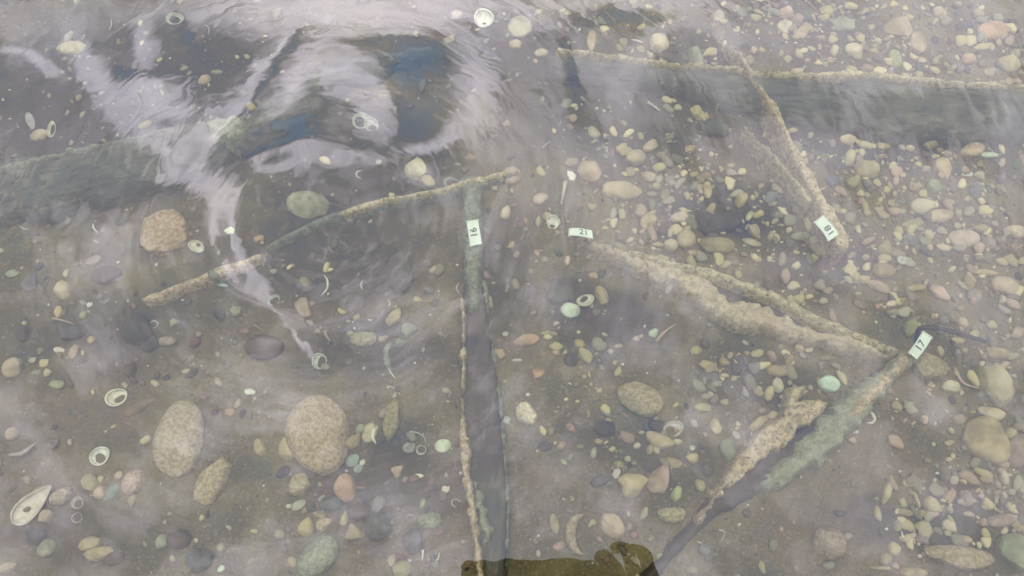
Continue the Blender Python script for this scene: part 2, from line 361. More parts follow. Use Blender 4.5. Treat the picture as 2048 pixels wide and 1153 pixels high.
def stone_mesh(rx, ry, rz, shape, r, sub):
    V, F = ICO[sub]; V = V.copy()
    th = np.arctan2(V[:, 1], V[:, 0]); cz = np.sqrt(np.clip(1 - V[:, 2] ** 2, 0, 1))
    rad = np.ones(len(V))
    x, y, z = V[:, 0].copy(), V[:, 1].copy(), V[:, 2].copy()
    z = np.sign(z) * np.abs(z) ** .8
    if shape == 'drop': y = y * (1 - (.42 if rx < .022 else .2) * x)
    elif shape == 'tri': f = 1 + .16 * np.cos(3 * th) * cz; x *= f; y *= f; y = y * (1 - .25 * x)
    elif shape == 'bean': y = y + .28 * (x * x - .4) * cz
    elif shape == 'rect':
        f = 1 / np.maximum((np.abs(np.cos(th)) ** 4 + np.abs(np.sin(th)) ** 4) ** .25, .5); f = 1 + (f - 1) * cz; x *= f * .93; y *= f * .93
    elif shape == 'wedge': y = y * (1 + .0 * x); x = x * (1 + .22 * y)
    amp = {'rough': .16, 'tri': .08, 'rect': .08}.get(shape, .05)
    f = lumps(V, r, amp, 2.0) * lumps(V, r, .02 if shape != 'rough' else .06, 6)
    P = np.stack([x * f * rx, y * f * ry, z * f * rz], 1)
    if True:      # a few broken facets
        for _ in range(6 if shape in ('tri', 'rect', 'rough') else 3):
            n = r.normal(size=3); n[2] = abs(n[2]) * .6; n /= np.linalg.norm(n)
            q = P / np.array([rx, ry, rz]); d = q @ n; lim = .78 + .12 * r.rand()
            over = np.clip(d - lim, 0, None) * .8; P = (q - over[:, None] * n) * np.array([rx, ry, rz])
    return P, F
seedc = [100]
def new_rng():
    seedc[0] += 1; return np.random.RandomState(seedc[0])
def rot2(P, a):
    c, s = math.cos(a), math.sin(a); Q = P.copy(); Q[:, 0] = P[:, 0] * c - P[:, 1] * s; Q[:, 1] = P[:, 0] * s + P[:, 1] * c; return Q
def bz(p): return float(bed_z(np.array([p.x]), np.array([p.y]))[0])
def stone(name, px, py, w, h, ang, col, shape='oval', speck=False, lift=0.0, flat=.72):
    r = new_rng(); size = math.sqrt(w * h); hz = .5 * min(w, h) * 0.00034 * flat * 1.15 + .0006
    p, rx, ry, a = frame(px, py, w, h, ang, BED + hz * .5 + lift)
    sub = 4 if size > 60 else 3 if size > 13 else 2
    P, F = stone_mesh(rx, ry, hz, shape, r, sub); P = rot2(P, a)
    o = link(name, P, F, M_speck if speck else M_stone, col=col); o.location = (p.x, p.y, bz(p) + hz * .15 + lift)
    return o
def bowl(name, px, py, w, h, ang, col, depth=.55, tilt=0, tilt_dir=0, thick=.09, up=True, ribs=0, whorl=False):
    """open or domed shell valve with real wall thickness"""
    r = new_rng(); p, rx, ry, a = frame(px, py, w, h, ang, BED + .002); nr, na = 10, 40
    V = []; F = []
    def surf(k, zoff):
        for i in range(nr + 1):
            t = i / nr * math.pi / 2
            for j in range(na):
                f = j / na * 2 * math.pi
                e = 1 - .13 * math.cos(f) * 1 + .03 * math.sin(3 * f + 1)
                rr = math.sin(t) * k * e
                cx_ = -.25 * (1 - math.sin(t))      # umbo sits off-centre
                rb = 1 + (ribs * math.sin(18 * t) * .5 if ribs else 0)
                z = -math.cos(t) ** .9 * depth * k * rb
                V.append((((cx_ + rr * math.cos(f)) * rx), rr * math.sin(f) * ry, z * min(rx, ry) + zoff))
    surf(1, 0); surf(1 - thick * 1.6, 0); n1 = (nr + 1) * na
    for b, flip in ((0, 0), (n1, 1)):
        for i in range(nr):
            for j in range(na):
                q = (b + i * na + j, b + i * na + (j + 1) % na, b + (i + 1) * na + (j + 1) % na, b + (i + 1) * na + j)
                F.append(q if flip else q[::-1])
    for j in range(na):
        q = (nr * na + j, nr * na + (j + 1) % na, n1 + nr * na + (j + 1) % na, n1 + nr * na + j); F.append(q)
    P = np.array(V)
    if not up: P[:, 2] *= -1; F = [f[::-1] for f in F]
    P = rot2(P, a)
    if tilt:
        R = np.array(Matrix.Rotation(math.radians(tilt), 3, Vector((math.cos(math.radians(tilt_dir)), math.sin(math.radians(tilt_dir)), 0)))); P = P @ R.T
    o = link(name, P, F, M_shell, col=col); zmin = P[:, 2].min()
    o.location = (p.x, p.y, bz(p) - zmin - .0008 if up else bz(p) - .0003)
    return o
def sweep(pts, rads, na=10, squash=1.0, noise_amp=0, r=None, cap=True):
    """closed tube through world points"""
    pts = [Vector(q) for q in pts]; V = []; F = []
    for i, q in enumerate(pts):
        t = (pts[min(i + 1, len(pts) - 1)] - pts[max(i - 1, 0)]).normalized()
        s = t.cross(Vector((0, 0, 1))); s = s.normalized() if s.length > 1e-4 else Vector((1, 0, 0)); u = s.cross(t)
        for j in range(na):
            f = 2 * math.pi * j / na; k = rads[i] * (1 + (noise_amp * (r.rand() - .5) if r is not None else 0))
            V.append(q + s * math.cos(f) * k + u * math.sin(f) * k * squash)
    for i in range(len(pts) - 1):
        for j in range(na):
            F.append((i * na + j, i * na + (j + 1) % na, (i + 1) * na + (j + 1) % na, (i + 1) * na + j))
    F.append(tuple(range(na))[::-1]); F.append(tuple(range((len(pts) - 1) * na, len(pts) * na)))
    return V, F
def smooth_path(pts, n=12):
    out = []
    P = [pts[0]] + list(pts) + [pts[-1]]
    for i in range(1, len(P) - 2):
        for k in range(n):
            t = k / n; a, b, c, d = P[i - 1], P[i], P[i + 1], P[i + 2]
            out.append(tuple(.5 * ((2 * b[m]) + (-a[m] + c[m]) * t + (2 * a[m] - 5 * b[m] + 4 * c[m] - d[m]) * t * t + (-a[m] + 3 * b[m] - 3 * c[m] + d[m]) * t ** 3) for m in range(len(b))))
    out.append(tuple(pts[-1])); return out
def strand(name, pix, wpx, col=None, material=None, z=.002, parent=None, taper=True, squash=.8, rough=0, lift=None, mid=False):
    """thin thing laid along photo points on the bed; pix = (x, y) list"""
    s = smooth_path(pix, 8); r = new_rng(); n = len(s); pts = []; rd = []
    for i, q in enumerate(s):
        zz = BED + z + (lift(i / (n - 1)) if lift else 0); pts.append(at(q[0], q[1], zz))
        m = .00034 * wpx / 2
        k = 1
        if taper is True: k = max(.25, 1 - abs(i / (n - 1) * 2 - 1) ** 2.5)
        if taper == 'end': k = 1 - .75 * i / (n - 1)
        rd.append(m * k)
    V, F = sweep(pts, rd, 8, squash, rough, r if rough else None)
    c = pts[n // 2]; V = [v - c for v in V]
    o = link(name, V, F, material or M_shell, col=col)
    o.location = c
    if parent is not None: o.parent = parent; o.location = c - parent.location
    return o
def snail(name, px, py, d, ang, col, turns=2.2, height=.5):
    p, rx, ry, a = frame(px, py, d, d, ang, BED + .002); V = []; F = []; n = 60; na = 10
    pts = []; rd = []
    for i in range(n):
        t = i / (n - 1); th = t * turns * 2 * math.pi; R = rx * .62 * (1 - t) ** 1.1; rr = rx * .40 * (1 - t) + rx * .03
        pts.append(Vector((R * math.cos(-th), R * math.sin(-th), rx * height * t * 1.3))); rd.append(rr * (1 + .06 * math.sin(th * 9)))
    V, F = sweep(pts, rd, na)
    P = rot2(np.array([tuple(v) for v in V]), a)
    o = link(name, P, F, M_shell, col=col); o.location = (p.x, p.y, bz(p) + rx * .35); return o
def chip(name, px, py, w, h, ang, col, th=.0012, n=6):
    r = new_rng(); p, rx, ry, a = frame(px, py, w, h, ang, BED + .002)
    V = []; m = n
    an = [2 * math.pi * (j + .35 * r.rand()) / m for j in range(m)]; rr = [.85 + .35 * r.rand() for _ in an]
    for k, z in ((.9, 0), (1, th * .5), (.86, th)):
        for f, q in zip(an, rr): V.append((math.cos(f) * q * k * rx, math.sin(f) * q * k * ry, z + .15 * th * math.sin(f * 2)))
    V.append((0, 0, th * 1.5)); F = [tuple(range(m))[::-1]]
    for b in (0, m):
        for j in range(m): F.append((b + j, b + (j + 1) % m, b + m + (j + 1) % m, b + m + j))
    for j in range(m): F.append((2 * m + j, 2 * m + (j + 1) % m, 3 * m))
    P = rot2(np.array(V), a)
    Rx = np.array(Matrix.Rotation((r.rand() - .5) * .5, 3, 'X')); P = P @ Rx.T
    o = link(name, P, F, M_shell, smooth=False, col=col); o.location = (p.x, p.y, bz(p) + .0004 - P[:, 2].min()); return o
def mussel(name, px, py, w, h, ang, col, rim, label_parts=True, up=False):
    """long pointed valve lying with its edge up; shell + rim"""
    p, rx, ry, a = frame(px, py, w, h, ang, BED + .003); n = 22; na = 18; V = []; F = []; E = []
    def prof(s):   # outline half-width along the length
        return max(0.02, math.sin(math.pi * min(1, s ** .75)) ** .7) * (1 - .35 * s)
    for i in range(n):
        s = i / (n - 1); x = (s * 2 - 1) * rx; k = prof(s) * ry
        for j in range(na):
            f = math.pi * j / (na - 1)
            V.append((x, k * math.cos(f), (math.sin(f) * k * (.75 if not up else -.6)) * (1 + .03 * math.sin(i * 2.1))))
    b = len(V)
    for i in range(n):
        s = i / (n - 1); x = (s * 2 - 1) * rx * .96; k = prof(s) * ry * .86
        for j in range(na):
            f = math.pi * j / (na - 1); V.append((x, k * math.cos(f), (math.sin(f) * k * (.7 if not up else -.55))))
    for o_ in (0, b):
        for i in range(n - 1):
            for j in range(na - 1):
                q = (o_ + i * na + j, o_ + (i + 1) * na + j, o_ + (i + 1) * na + j + 1, o_ + i * na + j + 1); F.append(q if o_ == 0 else q[::-1])
    for j0 in (0, na - 1):
        for i in range(n - 1): F.append((i * na + j0, (i + 1) * na + j0, b + (i + 1) * na + j0, b + i * na + j0))
    P = rot2(np.array(V), a)
    o = link(name, P, F, M_shell, col=col); o.location = (p.x, p.y, bz(p) - P[:, 2].min() - .001)
    pts = []; m = 26
    for side in (0, na - 1): pass
    ed = [V[i * na] for i in range(n)] + [V[i * na + na - 1] for i in range(n - 1, -1, -1)]
    ed = [tuple(q) for q in rot2(np.array(ed), a)] 
    vv, ff = sweep(ed + [ed[0]], [.00035] * (len(ed) + 1), 6)
    link('shell_rim', vv, ff, M_shell, parent=o, col=rim)
    return o
def hf(name, poly, top, m, parent=None, z0=0.0, edge=.006, rough=.0015, rs=120, jag=.0015, js=110, step=.0011, crown=0, origin=None):
    """thick height-field piece on the bed with the outline poly (photo points); ragged edge"""
    zp = BED + z0 + top * .6
    P = np.array([tuple(at(x, y, zp))[:2] for x, y in poly])
    lo = P.min(0) - .004; hi = P.max(0) + .004
    xs = np.arange(lo[0], hi[0], step); ys = np.arange(lo[1], hi[1], step); X, Y = np.meshgrid(xs, ys)
    D = np.full(X.shape, 1e9); ins = np.zeros(X.shape, bool); n = len(P)
    for i in range(n):
        a, b = P[i], P[(i + 1) % n]; e = b - a; L2 = (e ** 2).sum() + 1e-12
        t = np.clip(((X - a[0]) * e[0] + (Y - a[1]) * e[1]) / L2, 0, 1)
        D = np.minimum(D, np.hypot(X - a[0] - t * e[0], Y - a[1] - t * e[1]))
        c = ((a[1] > Y) != (b[1] > Y)); with_ = c & (X < (b[0] - a[0]) * (Y - a[1]) / (b[1] - a[1] + 1e-15) + a[0]); ins ^= with_
    s = seedc[0] = seedc[0] + 1
    SD = np.where(ins, D, -D) + jag * fbm(X * js, Y * js, 3, s % 50)
    keep = SD > -step * .2
    tt = np.clip(SD / edge, 0, 1); prof = np.sqrt(np.clip(1 - (1 - tt) ** 2, 0, 1))
    Z = bed_z(X, Y) + z0 + top * prof + rough * fbm(X * rs, Y * rs, 4, (s * 3) % 60) * (.3 + .7 * tt)
    Z = np.where(keep, Z, bed_z(X, Y) - .002 + z0)
    if crown: Z = Z + crown * np.clip(SD / .02, 0, 1)
    cell = keep[:-1, :-1] | keep[1:, :-1] | keep[:-1, 1:] | keep[1:, 1:]
    idx = -np.ones(X.shape, int); ny, nx = X.shape
    use = np.zeros(X.shape, bool); r_, c_ = np.nonzero(cell)
    for dr, dc in ((0, 0), (1, 0), (0, 1), (1, 1)): use[r_ + dr, c_ + dc] = True
    idx[use] = np.arange(use.sum())
    top_v = np.stack([X[use], Y[use], Z[use]], 1)
    bot_v = top_v.copy(); bot_v[:, 2] = np.minimum(top_v[:, 2] - .0015, BED + z0 - .006 if z0 == 0 else BED + z0 - .001)
    F = np.stack([idx[r_, c_], idx[r_, c_ + 1], idx[r_ + 1, c_ + 1], idx[r_ + 1, c_]], 1); nv = len(top_v)
    c0 = Vector((top_v[:, 0].mean(), top_v[:, 1].mean(), BED))
    if parent is not None and origin is None: off = parent.location
    else: off = c0
    V = np.concatenate([top_v, bot_v]) - np.array(tuple(off))
    # side walls
    E = {}
    for f in F.tolist():
        for k in range(4):
            a, b = f[k], f[(k + 1) % 4]
            if (b, a) in E: del E[(b, a)]
            else: E[(a, b)] = 1
    walls = [(b, a, a + nv, b + nv) for a, b in E]
    faces = F.tolist() + (F[:, ::-1] + nv).tolist() + walls
    o = link(name, V, faces, m, parent=parent)
    if parent is None: o.location = off
    return o

def band(c):      # outline of a tapering strip from (x, y, width) stations
    l, r = [], []
    for i, (x, y, w) in enumerate(c):
        a, b = c[max(i - 1, 0)], c[min(i + 1, len(c) - 1)]; dx, dy = b[0] - a[0], b[1] - a[1]; q = math.hypot(dx, dy)
        l.append((x - dy / q * w / 2, y + dx / q * w / 2)); r.append((x + dy / q * w / 2, y - dx / q * w / 2))
    return l + r[::-1]

# ------------------------------------------------------------------ sunken timbers
def thing_at(name, px, py, label, cat, group=None):
    p = at(px, py); return empty(name, (p.x, p.y, BED), label, cat, group)
TG = 'numbered pieces of sunken timber'
# timber under tag 16
t = thing_at('sunken_timber', 965, 760, 'long upright timber, bare dark face, ragged tan edge, white tag 16 near its top', 'timber', TG)
hf('wood_face', [(928,365),(965,372),(968,560),(985,700),(1003,850),(1016,1000),(1012,1175),(962,1175),(938,1010),(924,880),(922,700),(926,560)], .006, M_dark90, t, edge=.006, rough=.0009, rs=90, jag=.0012)
hf('film_patch', [(926,360),(966,368),(968,470),(966,560),(960,620),(935,632),(927,560),(924,450)], .0108, M_moss, t, edge=.004, rough=.0016, rs=150, jag=.0016)
hf('edge_crust', [(921,600),(931,600),(932,690),(936,705),(932,730),(929,800),(934,860),(944,900),(938,950),(950,1000),(956,1040),(962,1100),(972,1175),(955,1175),(944,1080),(932,1000),(922,930),(918,860),(922,800),(923,730),(917,710),(924,690)], .0125, M_crust, t, edge=.0015, rough=.0022, rs=220, jag=.0018, js=240, step=.0008)
hf('green_growth', [(948,960),(966,985),(975,1020),(984,1060),(976,1095),(962,1090),(955,1040),(944,1000)], .0115, M_fuzzg, t, edge=.003, rough=.003, rs=320, jag=.003, js=300, step=.0008)
hf('edge_line', band([(967,560,4),(984,690,5),(1000,800,7),(1009,900,6),(1016,1010,5),(1012,1175,5)]), .0075, M_moss, t, edge=.001, rough=.002, rs=260, jag=.0022, js=180, step=.0006)
# cross branch
t = thing_at('sunken_branch', 700, 440, 'long thin pale branch lying aslant to the left of tag 16, narrowing at both ends', 'branch')
hf('branch_shaft', [(525,496),(590,458),(650,432),(720,410),(800,394),(880,378),(940,358),(1000,346),(1042,338),(1044,352),(1000,364),(930,385),(860,400),(780,418),(720,434),(660,448),(600,474),(545,504),(528,506)], .009, M_moss, t, edge=.005, rough=.0018, rs=170, jag=.0014)
hf('pale_crust', [(650,438),(720,411),(800,394),(880,377),(940,359),(1040,338),(1042,352),(1000,362),(930,382),(860,396),(780,413),(710,432),(665,444)], .0108, M_crustg, t, edge=.003, rough=.0016, rs=260, jag=.0016, step=.0008)
t = thing_at('sunken_branch', 400, 560, 'short blunt tan branch end poking out left of the long pale branch', 'branch')
hf('branch_shaft', [(280,600),(300,586),(350,568),(400,552),(430,536),(490,518),(524,506),(528,520),(480,540),(430,560),(370,580),(320,604),(292,610)], .009, M_crust, t, edge=.005, rough=.0014, rs=200, jag=.001)
hf('green_knot', [(412,545),(432,538),(440,556),(428,566),(412,560)], .0112, M_moss, t, edge=.003, rough=.002, rs=260)
# split timber under tag 21
t = thing_at('sunken_timber', 1480, 600, 'split timber running down right from white tag 21, pale furry face and dark slot', 'timber', TG)
hf('inner_wood', [(1290,520),(1400,548),(1520,590),(1640,650),(1640,670),(1540,650),(1440,610),(1330,560)], .005, M_dark, t, edge=.003, rough=.0005)
hf('furry_face', [(1170,478),(1240,496),(1310,516),(1370,534),(1425,552),(1440,584),(1460,596),(1500,598),(1545,618),(1590,640),(1640,660),(1700,672),(1770,700),(1790,716),(1740,716),(1660,700),(1580,682),(1490,662),(1430,636),(1390,600),(1330,566),(1270,540),(1210,512),(1172,490)], .0115, M_fuzz, t, edge=.007, rough=.0030, rs=200, jag=.0036, js=170)
hf('upper_ridge', [(1175,476),(1230,490),(1300,510),(1370,524),(1430,538),(1500,566),(1560,590),(1620,625),(1690,658),(1760,684),(1800,706),(1770,716),(1700,690),(1620,655),(1560,618),(1500,592),(1440,570),(1400,556),(1310,534),(1230,506)], .0145, M_crustg, t, edge=.005, rough=.002, rs=200, jag=.0016)
# timber under tag 17
t = thing_at('sunken_timber', 1590, 900, 'broad timber slanting down left from white tag 17, green furry face, dark middle', 'timber', TG)
hf('wood_face', [(1800,706),(1826,722),(1790,760),(1740,800),(1690,850),(1600,930),(1520,985),(1440,1030),(1390,1075),(1345,1120),(1310,1175),(1260,1175),(1330,1100),(1400,1020),(1460,950),(1540,880),(1640,830),(1720,770),(1770,730)], .0075, M_darkD, t, edge=.005, rough=.0006, rs=70)
hf('tan_ridge', [(1650,808),(1658,814),(1640,835),(1600,860),(1560,900),(1500,945),(1450,985),(1425,1015),(1400,1040),(1385,1050),(1410,1010),(1432,965),(1470,912),(1508,868),(1550,832),(1600,806)], .0135, M_crust, t, edge=.003, rough=.003, rs=190, jag=.0042, js=150)
hf('green_face', [(1812,712),(1826,728),(1786,775),(1752,812),(1718,856),(1680,895),(1634,932),(1584,962),(1534,988),(1516,968),(1556,925),(1586,888),(1626,850),(1666,812),(1716,772),(1770,732)], .0115, M_fuzzg, t, edge=.005, rough=.003, rs=200, jag=.0036, js=160)
hf('tan_neck', [(1800,702),(1828,720),(1798,758),(1756,802),(1708,852),(1676,836),(1716,784),(1762,740)], .0135, M_crust, t, edge=.006, rough=.0016, rs=200)
# forked twig under tag 18
t = thing_at('sunken_branch', 1600, 350, 'slim forked tan branch running from the long dark log down to white tag 18', 'branch', TG)
hf('right_prong', band([(1425,25,4),(1450,72,6),(1474,115,8),(1500,165,12),(1540,228,16),(1570,290,20),(1597,340,24),(1622,392,28),(1646,434,32),(1676,492,36),(1686,512,20)]), .021, M_crust, t, edge=.0025, rough=.002, rs=220, jag=.0018)
hf('left_prong', band([(1484,255,6),(1528,308,11),(1575,365,16),(1618,418,18)]), .019, M_crustg, t, edge=.0025, rough=.002, rs=220, jag=.002)
hf('dark_strip', band([(1572,300,4),(1590,330,8),(1606,362,9),(1620,388,4)]), .0228, M_dark, t, edge=.002, rough=.001, jag=.001)  # narrow dark strip laid along the right prong
# long log along the top
t = thing_at('sunken_log', 1600, 200, 'big dark log lying level across the top right, thin tan line along its upper edge', 'log')
hf('log_body', [(1095,108),(1290,128),(1480,148),(1600,156),(1750,158),(1900,170),(2090,184),(2090,275),(1900,280),(1780,282),(1650,252),(1540,235),(1450,215),(1290,165),(1095,145)], .016, M_slate, t, edge=.016, rough=.003, rs=90, jag=.005, js=45, step=.0014)
hf('upper_crust', [(1110,104),(1200,114),(1290,130),(1380,134),(1480,142),(1540,150),(1600,152),(1700,150),(1750,154),(1820,162),(1900,168),(2090,182),(2090,192),(1900,180),(1800,172),(1700,162),(1600,164),(1500,156),(1400,146),(1290,138),(1200,124),(1112,114)], .0175, M_crustg, t, edge=.002, rough=.002, rs=200, jag=.002)
# trunk on the left
t = thing_at('sunken_log', 350, 280, 'thick bent greenish log across the upper left, mossy at its crook', 'log')
hf('log_body', [(-60,325),(100,298),(250,262),(400,236),(490,225),(550,172),(640,122),(760,95),(945,62),(950,96),(800,128),(700,160),(610,240),(520,292),(420,325),(300,372),(150,412),(-60,455)], .02, M_slateL, t, edge=.022, rough=.004, rs=90, jag=.006, js=45, step=.0014)
hf('moss_tuft', [(412,255),(440,240),(485,236),(510,250),(500,280),(465,300),(430,300),(415,280)], .0225, M_fuzzg, t, edge=.006, rough=.004, rs=300, jag=.003)
hf('moss_streak', [(-20,345),(100,310),(240,285),(340,262),(345,272),(240,300),(110,330),(-20,362)], .0215, M_moss, t, edge=.004, rough=.003, rs=240, jag=.003)
# mossy stick in the darker water at the top
o = hf('mossy_stick', [(1378,95),(1398,92),(1412,130),(1430,170),(1446,205),(1436,215),(1412,190),(1392,150)], .008, M_fuzzg, None, edge=.005, rough=.003, rs=260, jag=.002)
tag(o, 'mossy stick standing out in the dark water left of the forked branch top', 'stick')
o = hf('broken_stick', [(1577,775),(1612,768),(1616,776),(1598,800),(1588,830),(1572,842),(1566,815)], .010, M_crustg, None, edge=.004, rough=.001); tag(o, 'broken tan stub at the upper end of the tan ridge, below pale mint stone', 'stick')
o = hf('bark_flake', [(1578,800),(1620,798),(1656,806),(1650,826),(1610,850),(1575,842)], .011, M_crustg, None, edge=.004, rough=.002, rs=220); tag(o, 'yellowish crusty bark flake under the broken tan stub', 'bark')

# ------------------------------------------------------------------ number tags
def tagstrip(c4, txt, label, z, tz=0.0, shift=0.0, size=.0062, curl=.0012, fold_end=1, extra=0):
    """c4: the four photo corners of the strip: start-left, start-right, end-right, end-left; text runs start -> end"""
    c = [at(x, y, BED + z) for x, y in c4]; ctr = sum(c, Vector()) / 4
    root = empty('number_tag', ctr, label, 'tag', 'white number tags')
    nu, nv = 14, 6; V = []; F = []; th = .00045
    def pt(u, v, o_):
        a = c[0].lerp(c[3], u); b = c[1].lerp(c[2], u); q = a.lerp(b, v)
        q = q + Vector((0, 0, curl * (math.sin(u * math.pi * 1.3 + .4) - .5) + .0004 * math.sin(v * 3.1) + tz * (u - .5) + o_)); return q - ctr
    for o_ in (0, th):
        for i in range(nu + 1):
            for j in range(nv + 1): V.append(pt(i / nu, j / nv, o_))
    k = (nu + 1) * (nv + 1); w = nv + 1
    for b in (0, k):
        for i in range(nu):
            for j in range(nv):
                q = (b + i * w + j, b + (i + 1) * w + j, b + (i + 1) * w + j + 1, b + i * w + j + 1); F.append(q if b == 0 else q[::-1])
    ring = [i * w for i in range(nu + 1)] + [nu * w + j for j in range(1, w)] + [i * w + nv for i in range(nu - 1, -1, -1)] + [j for j in range(nv - 1, 0, -1)]
    for a, b in zip(ring, ring[1:] + ring[:1]): F.append((a, b, b + k, a + k))
    link('tag_strip', V, F, M_tag, parent=root)
    # folded back strip underneath and the loop at the end
    V2, F2 = [], []
    e0 = pt(fold_end, -.04, 0); e1 = pt(fold_end, 1.04, 0); dr = (pt(fold_end, .5, 0) - pt(1 - fold_end, .5, 0)).normalized()
    n = 9
    for i in range(n):
        f = math.pi * (i / (n - 1)) - math.pi / 2
        off = dr * (.0011 * math.cos(f)) + Vector((0, 0, .0011 * math.sin(f) - .0007)); off2 = dr * (.0008 * math.cos(f)) + Vector((0, 0, .0008 * math.sin(f) - .0007))
        V2 += [e0 + off, e1 + off, e1 + off2, e0 + off2]
    for i in range(n - 1):
        for j in range(4): F2.append((i * 4 + j, i * 4 + (j + 1) % 4, i * 4 + 4 + (j + 1) % 4, i * 4 + 4 + j))
    F2 += [(3, 2, 1, 0), tuple((n - 1) * 4 + j for j in range(4))]
    link('folded_end', V2, F2, M_tag, parent=root)
    cu = bpy.data.curves.new('number', 'FONT'); cu.body = txt; cu.size = size; cu.align_x = 'CENTER'; cu.align_y = 'CENTER'; cu.resolution_u = 6
    cu.offset = .00003; cu.extrude = .00006
    to = bpy.data.objects.new('tmp', cu); COL.objects.link(to)
    bpy.context.view_layer.update(); dg = bpy.context.evaluated_depsgraph_get()
    me = bpy.data.meshes.new_from_object(to.evaluated_get(dg)); bpy.data.objects.remove(to)
    xd = (pt(1, .5, 0) - pt(0, .5, 0)); Lx = xd.length; xd.normalize(); yd = (pt(.5, 0, 0) - pt(.5, 1, 0)); Ly = yd.length; yd.normalize()
    for v in me.vertices:
        u = .5 + shift + v.co.x * 1.3 / Lx; w_ = .5 - v.co.y * 1.1 / Ly
        q = pt(u, w_, th + .00045 + v.co.z); v.co = q
    me.name = 'number'; me.materials.clear(); me.materials.append(M_ink)
    no = bpy.data.objects.new('number', me); COL.objects.link(no); no.parent = root
    return root
# text runs from c0/c1 end to c3/c2 end; c0,c3 = top side of the lettering
tagstrip([(940,494),(964,489),(956,439),(933,442)], '16', 'white tag reading 16 lying lengthwise on the upright timber', .0135, shift=-.02, size=.0062)
tagstrip([(1141,457),(1139,472),(1187,476),(1184,459)], '21', 'white tag reading 21 at the upper left tip of the split timber', .015, shift=.10, size=.0050, fold_end=0)
tagstrip([(1656,484),(1677,470),(1650,430),(1631,444)], '18', 'white tag reading 18 wrapped on the forked branch near its lower end', .0245, shift=-.16, size=.0060)
tagstrip([(1820,703),(1838,717),(1862,678),(1843,665)], '17', 'white tag reading 17 where the two right timbers meet, tied with black strap', .022, tz=.006, shift=-.06, size=.0056)
o = strand('cable_tie', [(1832,690),(1834,668),(1840,658),(1862,655),(1895,661),(1930,671),(1972,684)], 9, material=M_black, z=.016, taper=False, squash=.6, lift=lambda t_: .010 * math.sin(t_ * 2.4))
tag(o, 'thin black cable tie curving right from white tag 17', 'cable tie')
# ------------------------------------------------------------------ stones, shells and scraps
C = dict(beige=(.36,.315,.20), tan=(.35,.31,.175), pale=(.42,.39,.26), peach=(.37,.315,.215), orange=(.37,.265,.16), olive=(.26,.25,.13), green=(.25,.27,.175),
         mint=(.42,.55,.40), grey=(.16,.165,.145), dark=(.055,.056,.05), brown=(.085,.065,.045), pink=(.28,.235,.175), yellow=(.34,.31,.15),
         white=(.60,.62,.50), red=(.15,.075,.06), slate=(.085,.095,.075))
CW = dict(beige='beige', tan='tan', pale='pale cream', peach='peach', orange='orange', olive='olive', green='grey green', mint='pale mint', grey='grey', dark='near black',
          brown='dark brown', pink='dusky pink', yellow='yellowish', white='white', red='dark red', slate='slate grey')
SW = dict(oval='oval', drop='pear shaped', tri='three cornered', rect='blocky', bean='bean shaped', rough='lumpy', wedge='broad')
